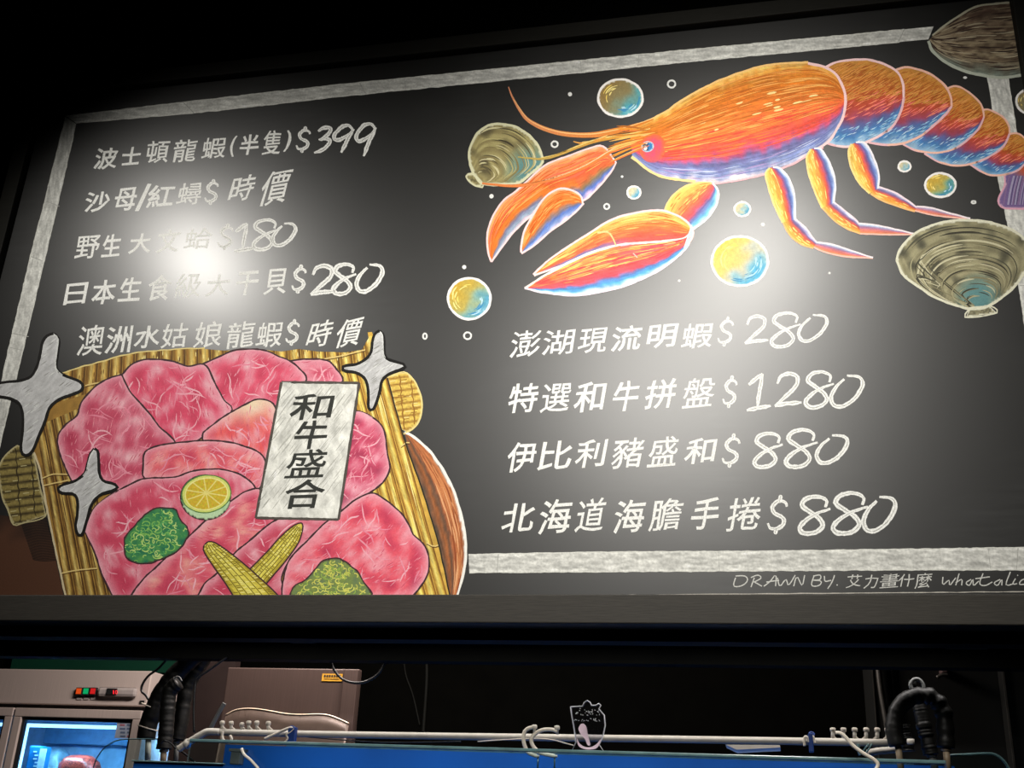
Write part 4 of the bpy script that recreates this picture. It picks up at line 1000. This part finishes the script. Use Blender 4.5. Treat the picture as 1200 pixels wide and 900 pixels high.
# controls
for k, (x, c) in enumerate(((94.5, (255, 90, 30)), (102.8, (20, 200, 120)), (111, (240, 40, 40)))):
    a_, c_ = p(x - 3.2, 806), p(x + 2.6, 815.5)
    bm = NB(); box(bm, (a_.x, YF - .012, c_.z), (c_.x, YF, a_.z), .001)
    sw = link('rocker_switch', bm, GASKET, FR)
    bm = NB(); box(bm, (a_.x + .004, YF - .0145, c_.z + .006), (c_.x - .004, YF - .0122, a_.z - .004)); 
    link('switch_light', bm, mat('switch_light_%d' % k, tuple(v * .4 for v in c), .3, emit=c, es=.55), sw)
    a_, c_ = p(x - 4, 817), p(x + 1.5, 820)
    bm = NB(); box(bm, (a_.x, YF - .003, c_.z), (c_.x, YF, a_.z)); link('switch_caption', bm, CTRL, FR)
a_, c_ = p(117.5, 805.5), p(161, 818)
bm = NB(); box(bm, (a_.x, YF - .02, c_.z), (c_.x, YF, a_.z), .012); CP_ = link('control_panel', bm, CTRL, FR)
a_, c_ = p(129, 807.5), p(139.5, 814.5)
bm = NB(); box(bm, (a_.x, YF - .023, c_.z), (c_.x, YF - .0201, a_.z)); DS = link('temperature_display', bm, GASKET, CP_)
def text3d(s, x0, y0, x1, y1, Y, m, name, parent, thick=.0006, slant=0):
    bm = NB(); k = 0
    W = (x1 - x0) / len(s)
    for i, ch in enumerate(s):
        V, F, _ = glyph(ch); V = V * [.35, 1] + [.4, 0] if ch == '1' else V
        vs = []
        for u, v in V:
            q = at(x0 + W * (i + .1) + u * W * .8 + slant * v, y1 - v * (y1 - y0), Y); vs.append(bm.verts.new(q))
        for f in F:
            try: bm.faces.new([vs[j] for j in f])
            except ValueError: pass
    bmesh.ops.solidify(bm, geom=bm.faces[:], thickness=thick)
    return link(name, bm, m, parent)
text3d('10', 131, 808.9, 138, 813.4, YF - .0245, mat('red_led', (120, 10, 10), .4, emit=(255, 50, 60), es=1.2), 'led_figures', CP_)
a_, c_ = p(164.5, 821), p(169, 824.5)
bm = NB(); box(bm, (a_.x, YF - .004, c_.z), (c_.x, YF, a_.z)); link('maker_plate', bm, GASKET, FR)
# interior: light strip, shelf, goods
m_led = mat('blue_white_led', (200, 225, 255), .4, emit=(150, 205, 255), es=3.0)
a_ = p(27, 860, YF + .06); c_ = p(31, 860, YF + .06)
bm = NB(); box(bm, (a_.x, YF + .05, .5), (c_.x, YF + .07, zg - .06)); link('light_strip', bm, m_led, FR)
bm = NB(); box(bm, (p(45, 845, YF + .45).x, YF + .1, zg - .062), (fx1 - .1, YF + .13, zg - .05)); link('light_strip', bm, m_led, FR)
lt = bpy.data.lights.new('fridge_lamp', 'AREA'); lt.shape = 'RECTANGLE'; lt.size = .7; lt.size_y = .05; lt.energy = 5; lt.color = (.42, .72, 1.0)
lo = bpy.data.objects.new('fridge_lamp', lt); COL.objects.link(lo); lo.location = ((xm + fx1) / 2, YF + .16, zg - .07); lo.rotation_euler = (.5, 0, 0)
zs = p(60, 875, YF + .25).z
bm = NB(); box(bm, (xm + .06, YF + .08, at(90, 918, YF + .1).z - .012), (fx1 - .06, YF + .58, at(90, 918, YF + .1).z - .002)); link('shelf', bm, GLASS, FR)
bm = NB(); box(bm, (p(50, 871, YF + .5).x, YF + .50, p(60, 871, YF + .5).z), (fx1 - .06, YF + .52, p(60, 843, YF + .5).z)); link('upper_back_panel', bm, mat('fridge_upper_panel', (70, 116, 160), .5), FR)
shelf_z = at(90, 918, YF + .1).z - .001
def bag(name, x0, y0, x1, Y, m, label, cat, spots=None, speck=None, group=None):
    """soft filled pack standing on the shelf, its top at y0"""
    A0, A1 = at(x0, y0, Y), at(x1, y0, Y)
    cx, w_ = (A0.x + A1.x) / 2, (A1.x - A0.x) / 2; h = A0.z - shelf_z
    bm = NB(); bmesh.ops.create_uvsphere(bm, u_segments=24, v_segments=16, radius=1)
    for v in bm.verts:
        c = v.co.copy(); k = (1 + .22 * noise.noise(c * 2.3 + Vector((cx * 9, 0, 0))))
        q = 1 - .25 * max(0, c.z)
        v.co = Vector((cx + math.copysign(abs(c.x) ** .55, c.x) * w_ * q * k, Y + c.y * .07 * k, shelf_z + h / 2 + math.copysign(abs(c.z) ** .6, c.z) * h / 2))
    o = link(name, bm, m, None, True); setp(o, label, cat, group)
    return o
meatm, n, l, b = new_mat('frozen_meat_pack')
vo = n.new('ShaderNodeTexNoise'); vo.inputs['Scale'].default_value = 38; cr = n.new('ShaderNodeValToRGB')
cr.color_ramp.elements[0].position = .42; cr.color_ramp.elements[0].color = (.07, .01, .015, 1); cr.color_ramp.elements[1].position = .6; cr.color_ramp.elements[1].color = (.7, .10, .06, 1)
l.new(vo.outputs[0], cr.inputs[0]); l.new(cr.outputs[0], b.inputs['Base Color']); b.inputs['Roughness'].default_value = .3
bag('frozen_food_pack', 76, 884, 118, YF + .26, meatm, 'dark red speckled meat pack inside the lit refrigerator', 'food pack')
bag('frozen_food_bag', 54, 876, 82, YF + .46, mat('pale_blue_bag', (150, 196, 214), .3, noise_amt=.4, scale=26), 'pale blue plastic bag behind the refrigerator door', 'food bag')
a_ = at(38, 874, YF + .2); c_ = at(52, 874, YF + .2)
bm = NB(); box(bm, (a_.x, YF + .18, shelf_z), (c_.x, YF + .26, a_.z), .006)
o = link('food_carton', bm, mat('teal_carton', (20, 120, 190), .4), None); setp(o, 'teal and white carton at the left inside the refrigerator', 'carton')
for k in range(5):
    q0 = at(39.5 + (k % 2) * 1.5, 880 + k * 4.2, YF + .179); 
    bm = NB(); box(bm, (q0.x, YF + .1775, q0.z - .006), (q0.x + .016, YF + .1795, q0.z)); link('carton_print', bm, mat('carton_print', (190, 225, 240), .5) if k == 0 else bpy.data.materials['carton_print'], o)
q0, q1 = at(48, 876, YF + .18), at(51, 900, YF + .18)
bm = NB(); box(bm, (q0.x, YF + .1775, shelf_z + .01), (q1.x, YF + .1795, q0.z - .004)); link('carton_edge_stripe', bm, bpy.data.materials['carton_print'], o)
# notice stuck on the door glass
a_, c_ = p(138.5, 846), p(166, 866)
bm = NB(); box(bm, (a_.x, YF - .0065, c_.z), (c_.x, YF - .0045, a_.z))
NT = link('paper_notice', bm, mat('faded_notice', (150, 160, 176), .6), None); setp(NT, 'pale paper notice taped inside the refrigerator door corner', 'notice')
mk = mat('notice_marks', (84, 100, 126), .6); mr_ = mat('notice_red_marks', (150, 90, 100), .6)
random.seed(3)
for j in range(4):
    for i in range(3):
        x = 141 + i * 8 + random.uniform(-.5, .5); y = 848.5 + j * 4.4
        q0, q1 = p(x, y, YF - .0066), p(x + random.uniform(4, 6.5), y + 2.2, YF - .0066)
        bm = NB(); box(bm, (q0.x, YF - .0072, q1.z), (q1.x, YF - .0066, q0.z)); link('printed_block', bm, mr_ if (i + j) % 4 == 0 else mk, NT)

# ------------------------------------------------------------------ steel control box with yellow label
YS = 1.05
s = lambda x, y, Y=YS: at(x, y, Y)
a_, c_ = s(267, 782), s(412, 880)
SB = empty('steel_control_box', ((a_.x + c_.x) / 2, YS, 1.2), 'dull steel box with a small yellow label, right of the black hoses', 'metal box')
bm = NB(); box(bm, (a_.x, YS, 1.2), (c_.x, YS + .03, a_.z), .004); link('box_body', bm, STEELD, SB)
a1, c1 = s(404.5, 783), s(412, 880)
bm = NB(); box(bm, (a1.x, YS - .012, 1.2), (c1.x, YS - .0005, a_.z - .002), .003); link('side_flange', bm, STEELD, SB)
a1, c1 = s(378, 789.5), s(401, 798.5)
bm = NB(); box(bm, (a1.x, YS - .002, c1.z), (c1.x, YS - .0003, a1.z)); YL = link('warning_label', bm, YELLOW, SB)
for k in range(7):
    q0, q1 = s(380 + k * 2.9, 791), s(381.9 + k * 2.9, 793.6)
    bm = NB(); box(bm, (q0.x, YS - .0028, q1.z), (q1.x, YS - .0021, q0.z)); link('label_mark', bm, INKD, YL)
q0, q1 = s(380, 795.3), s(398, 796.1)
bm = NB(); box(bm, (q0.x, YS - .0028, q1.z), (q1.x, YS - .0021, q0.z)); link('label_mark', bm, INKD, YL)
# added sheet before it, its pale-edged wave standing for a reflection in the steel
WV = [(264.5, 838), (275, 832.5), (288, 830.5), (302, 831), (318, 833.5), (335, 836.5), (352, 837.5), (372, 837), (384, 838), (396, 842), (409, 848)]
wv = smooth_pts(WV, 40); bm = NB(); rows = []
for j in range(7):
    t = j / 6; r_ = []
    for x, y in wv:
        q = at(x, y, YS - .03); r_.append(bm.verts.new(Vector((q.x, YS - .03 - .03 * math.sin(t * 1.5), q.z * (1 - t) + 1.72 * t))))
    rows.append(r_)
for j in range(6):
    for i in range(39): bm.faces.new((rows[j][i], rows[j][i + 1], rows[j + 1][i + 1], rows[j + 1][i]))
bmesh.ops.solidify(bm, geom=bm.faces[:], thickness=.002)
SS = link('reflection_wave_sheet', bm, mat('wave_sheet_steel', (100, 85, 76), .4, .2), None, True); setp(SS, 'added metal sheet shaped like a wavy bright reflection low on the steel box', 'metal sheet')
bm = NB(); tube(bm, [at(x, y, YS - .03) for x, y in WV], .0028, 50, 6); link('reflection_bead', bm, mat('painted_highlight_bead', (225, 205, 180), .3, .3), SS, True)  # pale bead paints the bright line of the reflection
# brown panel behind the hoses
a_, c_ = at(214, 778, 1.25), at(262, 880, 1.25)
bm = NB(); box(bm, (a_.x, 1.25, 0.9), (c_.x, 1.29, at(240, 770, 1.25).z + .05)); o = link('brown_partition', bm, BROWNP); setp(o, 'dark brown partition between the refrigerator and the steel box', 'partition')

# ------------------------------------------------------------------ fish tanks
YT = .15
t = lambda x, y, Y=YT: at(x, y, Y)
def prism(bm, pts, y0, y1, bevel=0):
    """closed outline of (x, z) extruded between two depths"""
    f = [bm.verts.new((x, y0, z)) for x, z in pts]; g = [bm.verts.new((x, y1, z)) for x, z in pts]
    n_ = len(pts)
    bm.faces.new(f); bm.faces.new(list(reversed(g)))
    for i in range(n_): bm.faces.new((f[i], g[i], g[(i + 1) % n_], f[(i + 1) % n_]))
    bmesh.ops.recalc_face_normals(bm, faces=bm.faces[:])
zr = t(650, 878).z; xa, xb = t(222, 872).x, t(1108, 888).x
TK = empty('seafood_tank', ((xa + xb) / 2, .5, 1.0), 'long glass seafood tank with a bright blue back across the bottom', 'fish tank')
bm = NB(); box(bm, (xa, YT, 1.0), (xb, YT + .010, zr - .008)); link('glass_pane', bm, GLASS, TK)
bm = NB(); box(bm, (xa, YT - .004, zr - .008), (xb, YT + .014, zr), .002); link('glass_rim', bm, RIM, TK)
xl, xr = t(263, 880, .8).x, at(1118, 893, .8).x
bm = NB(); box(bm, (xl, .80, 1.0), (xr, .82, at(650, 884, .8).z)); link('back_panel', bm, BLUEP, TK)
bm = NB(); box(bm, (xa, YT, .95), (xb, .82, .998)); link('tank_base', bm, BLUEP, TK)
bm = NB(); box(bm, (xa, .806, at(650, 884, .8).z - .0), (xb, .816, at(650, 884, .8).z + .015)); link('glass_rim', bm, RIM, TK)
TLm = area('tank_lamp', ((xa + xb) / 2, .45, 1.40), ((xa + xb) / 2, .8, 1.72), 2.2, 2.0, .1, (.75, .9, 1.0))
TLm.data.spread = 1.3
# round-cornered glass screens at both ends
def screen(name, P, Y, label, edge_r=.0035):
    pts = smooth_pts(P, 30); W = [at(x, y, Y) for x, y in pts]
    bm = NB(); prism(bm, [(q.x, q.z) for q in W] + [(W[-1].x, 1.5), (W[0].x, 1.5)], Y, Y + .006)
    o = link(name, bm, GLASS); setp(o, label, 'glass screen')
    bm = NB(); tube(bm, [q + Vector((0, .003, 0)) for q in W], edge_r, 30, 6); link('polished_edge', bm, RIM, o, True)
screen('glass_screen', [(108, 902), (113, 888), (122, 876), (134, 868.5), (150, 866), (188, 866)], .6, 'clear glass screen with a rounded corner in front of the refrigerator', .002)
screen('glass_screen', [(1112, 885), (1135, 884), (1158, 883), (1168, 885), (1177, 892), (1184, 903)], .35, 'clear glass screen with a rounded corner at the bottom right')
# blue crate lower left
a_, c_ = at(157, 892.5, .1), at(262, 894, .1)
a_, c_ = at(157, 892.5, -.12), at(262, 894, -.12)
BX = NB(); box(BX, (a_.x, -.12, 1.45), (c_.x, -.116, a_.z)); box(BX, (a_.x, .1, 1.45), (c_.x, .104, a_.z)); box(BX, (a_.x, -.1155, 1.45), (a_.x + .004, .0995, a_.z)); box(BX, (c_.x - .004, -.1155, 1.45), (c_.x, .0995, a_.z)); box(BX, (a_.x, -.12, 1.44), (c_.x, .104, 1.4495))
BO = link('blue_tub', BX, BLUEP); setp(BO, 'small blue tub with a thin rim below the black foam hoses', 'tub')
bm = NB(); box(bm, (a_.x - .004, -.126, a_.z), (c_.x + .002, -.112, a_.z + .0035), .001); link('tub_rim', bm, RIM, BO)
# ------------------------------------------------------------------ air pipe with valves
YP = .32
q = lambda x, y, Y=YP: at(x, y, Y)
AP = empty('air_supply_pipe', tuple(q(640, 862)), 'long white air pipe with small valves running above the seafood tank', 'pipe')
pr = .0095
bm = NB(); tube(bm, [q(256, 858), q(440, 861.5), q(800, 866.5), q(1046, 870.5)], pr, 20, 12); link('pipe', bm, PVC, AP, True)
bm = NB(); tube(bm, [q(209, 878), q(221, 870), q(236, 861), q(244, 857.5), q(258, 857.8)], pr * 1.08, 30, 12); link('elbow', bm, PVC, AP, True)
bm = NB(); tube(bm, [q(217, 870.2), q(221.5, 873)], pr * 1.35, 4, 12, False); link('pipe_collar', bm, PVC, AP, True)
def valve(x, ytop, ybase, lean, parent):
    bm = NB()
    tube(bm, [q(x, ybase + 1), q(x, ytop + 3)], .0048, 6, 8, False)
    v = link('valve', bm, PVC, parent, True)
    bm = NB(); tube(bm, [q(x, ytop + 4.2), q(x, ytop + 3.6), q(x, ytop), q(x, ytop - .8)], [.004, .0072, .0072, .005], 8, 10, False); link('valve_knob', bm, PVCT, v, True)
    bm = NB(); tube(bm, [q(x, ybase - 3.5), q(x + lean * 2.5, ybase - 1.5), q(x + lean * 5, ybase + .5)], [.004, .0032, .0028], 6, 8); link('valve_spout', bm, PVCT, v, True)
for x, y in ((260.5, 845), (271, 845.5), (283.5, 847), (291.5, 845), (301, 845), (314.5, 845.5)): valve(x, y + .5, 855.5, 1, AP)
for x in (976, 988.5, 1001.5, 1015, 1028, 1040): valve(x, 853.5, 866.5, -1 if x > 1005 else 1, AP)
# hooks and ties on the pipe
def tie(x, y, h, w_, m, name, label, Y=YP - .012, lab=None):
    bm = NB(); c = q(x, y); tube(bm, [Vector((c.x + .0125 * math.cos(k), c.y + .0125 * math.sin(k) * 1.0, c.z + .004 * math.sin(k * .5)))for k in np.linspace(0, 6.1, 5)], .003, 20, 6)
    return bm
def clip(x, y0, y1, label, m=BLUEC):
    a_, c_ = q(x - 3.6, y0, YP - .028), q(x + 3.6, y1, YP - .028)
    bm = NB(); box(bm, (a_.x, YP - .034, c_.z), (c_.x, YP - .018, a_.z), .003)
    o = link('pipe_clip', bm, m); setp(o, label, 'clip', None)
    bm = NB(); tube(bm, [q(x - 3, y0 + 2.5, YP - .03), q(x - 1, y0 - 1, YP - .02), q(x + 3, y0, YP - .02), q(x + 3.5, y0 + 3, YP - .03)], .0022, 12, 6); link('clip_spring', bm, m, o, True)
clip(342, 852, 872.5, 'dark blue clip on the pipe beside the left valves')
clip(950.5, 859, 882, 'dark blue clip on the pipe beside the right valves')
def strap(P, r, label, name='cable_tie', Y=YP - .03, cat='tie', m=PVCT, group=None):
    bm = NB(); tube(bm, [q(x, y, Y) for x, y in P], r, 30, 8); o = link(name, bm, m, None, True); return setp(o, label, cat, group)
strap([(310, 866), (322, 860.5), (333, 855.5), (341, 853), (345, 855)], .0042, 'white plastic strap slanting down left from the left blue clip', 'plastic_strap', cat='strap')
strap([(345, 854), (341, 858), (336, 861), (338, 866), (332, 872)], .0045, 'white knotted tie hanging below the left blue clip')
strap([(943, 874), (942.5, 868), (943, 864.5), (945, 863.5), (947, 866), (948, 870)], .0038, 'white cord loop just left of the right blue clip', 'cord_loop', cat='cord')
strap([(949, 864), (951, 862.5), (953, 864), (953.5, 868), (955, 871)], .0038, 'white cord loop over the right blue clip', 'cord_loop', cat='cord')
strap([(261, 857), (260.5, 864), (263.5, 869), (268, 870), (271.5, 866.5), (269.5, 862)], .0042, 'white hook curled under the leftmost valve', 'pipe_hook', cat='hook')
strap([(979, 859), (984, 859), (990, 863), (1000, 874), (1012, 883), (1024, 890), (1029, 896), (1026, 903)], .0046, 'white air tube curving from the first right valve into the tank', 'air_tube', YP - .2, 'tube')
strap([(283, 877), (286, 884), (294, 891), (303, 901)], .004, 'thin pale tube hanging into the tank under the left valves', 'air_tube', YT - .02, 'tube')
for P, lb in (([(1009, 883), (1014, 877), (1018, 872)], 'lower'), ([(1013, 884), (1018, 878), (1022, 872)], 'upper')):
    strap(P, .0022, 'thin clear tubelet under the right valves, %s of two' % lb, 'air_tube', YP - .01, 'tube', RIM)
strap([(1006, 872), (1006, 878), (1008, 885)], .004, 'short clear tube dropping below the third right valve', 'air_tube', YP - .01, 'tube', RIM)
strap([(1017, 882.5), (1026, 880.5), (1046, 878.5), (1052, 878)], .0088, 'short white pipe piece lying under the right end of the air pipe', 'pipe_stub', YP + .05, 'pipe', PVC)
strap([(342, 862), (400, 867), (455, 870), (540, 869)], .0016, 'thin dark cord sagging under the pipe left of the hooks', 'thin_cord', YP + .02, 'cord', CABLE)
strap([(560, 869), (600, 866.5), (640, 866), (672, 873.5)], .0016, 'thin white cord crossing below the pipe behind the white hooks', 'thin_cord', YP - .02, 'cord')
a_, c_ = q(850, 872.5, .5), q(914, 880, .5)
bm = NB(); prism(bm, [(a_.x, a_.z), (c_.x, q(914, 873, .5).z), (c_.x + .002, q(914, 876, .5).z), (a_.x + .03, c_.z)], .5, .6); o = link('white_tray', bm, PVC); setp(o, 'white flat tray just under the pipe, left of the right blue clip', 'tray')
a_, c_ = q(271, 877, .3), q(280, 896, .3)
bm = NB(); box(bm, (a_.x, .3, c_.z), (c_.x, .33, a_.z), .003); o = link('tank_bracket', bm, GREY)
box_ = NB(); box(box_, (a_.x - .006, .298, a_.z - .008), (c_.x + .006, .334, a_.z)); link('bracket_flange', box_, GREY, o); setp(o, 'grey bracket hanging inside the tank under the left valves', 'bracket')
# white hook rings on the rim
def hoop(P, knob, tail, label):
    bm = NB(); tube(bm, [q(x, y, .20) for x, y in P], .0052, 40, 10); o = link('hook_ring', bm, PVCT, None, True); setp(o, label, 'hook')
    bm = NB(); tube(bm, [q(knob[0], knob[1], .20), q(knob[0], knob[1] + 1, .20), q(knob[0], knob[1] + 4.2, .20), q(knob[0], knob[1] + 5, .20), q(knob[0] + .2, knob[1] + 10, .20)], [.006, .0075, .0075, .004, .004], 12, 10, False); link('end_cap', bm, PVC, o, True)
    bm = NB(); tube(bm, [q(P[-1][0], P[-1][1] - 1.2, .20), q(P[-1][0], P[-1][1] + 1.6, .20)], .0075, 4, 10, False); link('end_cap', bm, PVC, o, True)
    bm = NB(); tube(bm, [q(tail[0], tail[1], .20), q(tail[0] - .4, tail[1] + 16, .20)], .0022, 6, 6, False); link('hanging_line', bm, RIM, o, True)
hoop([(626.5, 853), (623, 852.5), (616.5, 855.5), (613.3, 863), (614.8, 873.5), (619.5, 882), (629, 886)], (626.3, 849.5), (630.5, 887), 'left one of the two white curved hooks on the tank rim')
hoop([(653, 857), (646, 855), (636, 855.5), (627, 860), (622.6, 867), (625.5, 875.5), (634, 882.5), (650, 886)], (652.8, 850.5), (650, 887), 'right one of the two white curved hooks on the tank rim')
# clear acrylic holder
YA = .16
PT = [(668.5, 828.3), (670, 839), (672, 850), (673.5, 860), (675, 869), (670, 879.5), (707.5, 880.5), (702, 872.5), (706.5, 862), (709, 850), (707.8, 838), (701.5, 830.5), (704, 826.5), (701.5, 824.3), (698.5, 826.5), (693, 826.5), (691.2, 822.8), (688, 820.8), (685, 822.8), (682.5, 827.5)]
bm = NB(); W = [at(x, y, YA) for x, y in PT]; prism(bm, [(v.x, v.z) for v in W], YA, YA + .006)
AH = link('acrylic_holder', bm, ACRYL); setp(AH, 'small clear acrylic pot-shaped plate with a pale spoon shape, standing on the tank rim', 'holder')
bm = NB(); tube(bm, [v + Vector((0, .003, 0)) for v in W] + [W[0] + Vector((0, .003, 0))], .0018, 10, 6, False); link('polished_edge', bm, FROST, AH, True)
SP = [(680.5, 848.5), (684, 848), (687, 852), (688.5, 860), (690.5, 868), (691.5, 873), (688.5, 873), (685.5, 866), (681, 861), (677.8, 854)]
spp = [tuple(v) for v in smooth_pts(SP + [SP[0]], 40)[:-1]]
bm = NB(); W = [at(x, y, YA - .008) for x, y in spp]; prism(bm, [(v.x, v.z) for v in W], YA - .008, YA - .003); link('spoon_shape', bm, PINKP, AH)
bm = NB(); CR = [(675.5, 864), (679, 871), (685, 875), (692, 875.5), (699, 872), (704, 866), (702, 873), (697, 877.5), (686, 878), (678, 874)]
W = [at(x, y, YA - .004) for x, y in [tuple(v) for v in smooth_pts(CR + [CR[0]], 40)[:-1]]]; prism(bm, [(v.x, v.z) for v in W], YA - .004, YA - .001); link('pale_rim_shape', bm, PINKP, AH)
random.seed(11)
for r_, (y, hgt, x0, x1, nn) in enumerate(((830.5, 7.5, 674, 704, 6), (841.5, 3.6, 673, 705, 9))):
    for k in range(nn):
        x = x0 + (x1 - x0) * k / nn; w_ = (x1 - x0) / nn
        bm = NB()
        for _ in range(2 + (r_ == 0) * 2):
            P0 = (x + random.uniform(0, w_ * .7), y + random.uniform(0, hgt)); P1 = (P0[0] + random.uniform(-1, 2.2), min(y + hgt, P0[1] + random.uniform(-1, 2.6)))
            tube(bm, [at(P0[0], P0[1], YA - .002), at(P1[0], P1[1], YA - .002)], .0009, 2, 4, False)
        link('etched_mark', bm, FROST, AH)

# ------------------------------------------------------------------ black foam hoses, left
def hose(P, r, Y, label, fit=None, ties=(), seg=14, wr=.08, group=None):
    bm = NB(); C = smooth_pts([tuple(at(x, y, Y)) for x, y in P], 60)
    rr = [r * (1 + wr * noise.noise(Vector((i * .4, Y * 7, r * 50)))) for i in range(60)]
    tube(bm, [Vector(c) for c in C], rr, 60, seg, False)
    o = link('foam_hose', bm, RUBBER, None, True); setp(o, label, 'hose', group)
    for x, y, tilt in ties:
        c = at(x, y, Y); bm = NB(); R = r * 1.08
        tube(bm, [Vector((c.x + R * math.cos(a), c.y + R * math.sin(a), c.z + tilt * R * math.cos(a))) for a in np.linspace(0, 6.2, 14)], .0022, 28, 6); link('cable_tie', bm, PVCT, o, True)
    if fit:
        (x0, y0), (x1, y1), fr, m = fit
        bm = NB(); tube(bm, [at(x0, y0, Y), at(x1, y1, Y)], fr, 4, 12, False); f = link('pipe_fitting', bm, m, o, True)
        bm = NB(); tube(bm, [at(x0, y0 - .5, Y), at(x0 * .9 + x1 * .1, y0 * .9 + y1 * .1 + .6, Y)], fr * 1.4, 3, 12, False); link('fitting_collar', bm, m, f, True)
    return o
hose([(236, 762), (216, 780), (198, 800), (186, 818), (179, 836), (173.5, 850), (171, 866)], .0295, .66, 'thick black foam hose tied with two pale ties, leftmost of its bundle', ((174, 861), (173, 893), .0095, PVC), ((177, 828, -.3), (173, 853, -.25)))
hose([(209, 800), (202, 806), (198, 815), (196, 838), (194.5, 858), (192, 878)], .024, .59, 'black foam hose with a rounded top in the middle of the left bundle', ((192, 879), (191, 895), .0095, TAN))
hose([(246, 762), (232, 782), (221, 802), (215, 825), (211, 850), (207, 867)], .026, .72, 'slim black foam hose, rightmost of the left bundle', ((207, 868), (206, 895), .008, GREY))
def cable(P, r, Y, label, m=CABLE, name='cable', cat='cable'):
    bm = NB(); tube(bm, [at(x, y, Y) for x, y in P], r, 40, 8); o = link(name, bm, m, None, True); return setp(o, label, cat)
cable([(204, 797), (206, 793.5), (210, 793.5), (213, 798)], .0025, .565, 'pale ring over the rounded top of the middle foam hose', GREY, 'hose_ring', 'ring')
cable([(196, 772), (186, 783), (174, 792), (167, 802), (166, 810), (171, 815), (174, 820)], .004, .60, 'thin black cable bowed out left of the foam hoses')
cable([(266, 770), (244, 786), (232, 794), (229, 802), (227, 830), (227.5, 858)], .0035, .5, 'thin black cable hanging right of the foam hoses')
cable([(263, 824), (255, 838), (247, 853)], .007, .6, 'grey diagonal tube left of the steel box', GREY, 'grey_tube', 'tube')
cable([(388, 775), (391, 784), (400, 795), (413, 800), (428, 799), (442, 791), (451, 778), (453, 772)], .0042, .57, 'black cable looping down past the corner of the steel box')
cable([(473, 772), (476, 792), (484, 815), (492, 850)], .004, 2.59, 'dark hanging cord just right of the cable loop', DARKST, 'hanging_cord', 'cord')
cable([(500, 772), (500, 800), (496, 860)], .008, 2.59, 'dark straight conduit in the gap right of the steel box', DARKST, 'dark_conduit', 'pipe')
cable([(212, 880), (220, 886), (228, 893)], .003, .34, 'short black wire under the left end of the air pipe')
cable([(188, 872), (192, 868), (200, 871), (206, 877)], .0025, .34, 'short black wire curling behind the hose fittings')

# ------------------------------------------------------------------ right side: dark cabinets, pipes, foam arch
DC = mat('dark_cabinet', (12, 13, 10), .45, 0, .5, .15, 6)
EDG = mat('worn_metal_edge', (70, 68, 63), .4, .4, .5, .3, 30)
a_, c_ = at(1023, 800, 1.2), at(1182, 850, 1.2)
bm = NB(); box(bm, (a_.x, 1.2, .9), (c_.x, 1.6, 2.6)); o = link('dark_cabinet', bm, DC); setp(o, 'black cabinet behind the foam arch at the bottom right', 'cabinet')
bm = NB(); box(bm, (a_.x - .001, 1.196, .9), (a_.x + .002, 1.2, 2.6)); link('corner_edge', bm, EDG, o)
bm = NB(); box(bm, (at(1046, 800, 1.2).x - .003, 1.192, .9), (at(1046, 800, 1.2).x + .002, 1.1995, 2.6)); link('panel_seam', bm, EDG, o)
a_ = at(1182, 840, 1.1)
bm = NB(); box(bm, (a_.x, 1.1, .9), (a_.x + .8, 1.195, 2.6)); o = link('dark_cabinet', bm, DC); setp(o, 'black cabinet cut off by the right edge of the photo', 'cabinet')
bm = NB(); box(bm, (a_.x - .004, 1.095, .9), (a_.x + .002, 1.0995, 2.6)); link('corner_edge', bm, EDG, o)
cable([(1028, 770), (1032, 805), (1037, 835), (1042, 864)], .010, 1.185, 'thin worn metal conduit rising left of the foam arch', EDG, 'metal_conduit', 'pipe')
for y in (829, 840):
    pass
hose([(1052, 874), (1048, 858), (1049, 840), (1057, 825), (1070, 816.5), (1085, 815), (1097, 821), (1105, 833), (1107.5, 850), (1108.5, 876)], .021, .28, 'black foam-wrapped pipe bent in an arch at the bottom right',
     ((1108.5, 877), (1111, 902), .0085, TAN), wr=.22)
bm = NB(); tube(bm, [at(1052, 872, .28), at(1056, 902, .28)], .008, 4, 12, False); o = link('copper_pipe', bm, TAN, None, True); setp(o, 'tan pipe coming down from the left foot of the foam arch', 'pipe')
hose([(1076, 822), (1080, 838), (1084, 856), (1091, 884)], .0185, .36, 'black foam hose hanging inside the arch', ((1092, 885), (1096, 902), .009, GREY), wr=.2)
hose([(1064, 880), (1062, 868), (1058, 850)], .017, .34, 'short black foam hose beside the left foot of the arch', None, wr=.2)
cable([(1071, 812), (1067, 803), (1070, 797), (1076, 796), (1081, 801), (1083, 809)], .005, .3, 'grey wire hook above the foam arch', GREY, 'wire_hook', 'hook')
bm = NB(); tube(bm, [at(1069.5, 806, .32), at(1069, 797, .32)], [.011, .013, .009], 6, 10, False); o = link('hose_stub', bm, DARKST, None, True); setp(o, 'short dark pipe stub sticking up behind the foam arch', 'pipe stub')
a_, c_ = at(1102, 779, 1.15), at(1112, 789, 1.15)
bm = NB(); box(bm, (a_.x, 1.15, c_.z), (c_.x, 1.1995, a_.z), .006); o = link('wall_socket', bm, mat('socket_plastic', (92, 74, 72), .4)); setp(o, 'small reddish socket on the black cabinet above the foam arch', 'socket')
bm = NB(); tube(bm, [at(1111, 791, 1.14), at(1104, 791, 1.14), at(1098, 794, 1.14)], .006, 10, 8); link('plug', bm, EDG, o, True)
bm = NB(); tube(bm, [at(1067, 866, .25), at(1067.5, 872, .25)], [.009, .011, .009], 5, 12, False); o = link('pipe_end', bm, PVC, None, True); setp(o, 'small white cap beside the left foot of the arch', 'pipe cap')
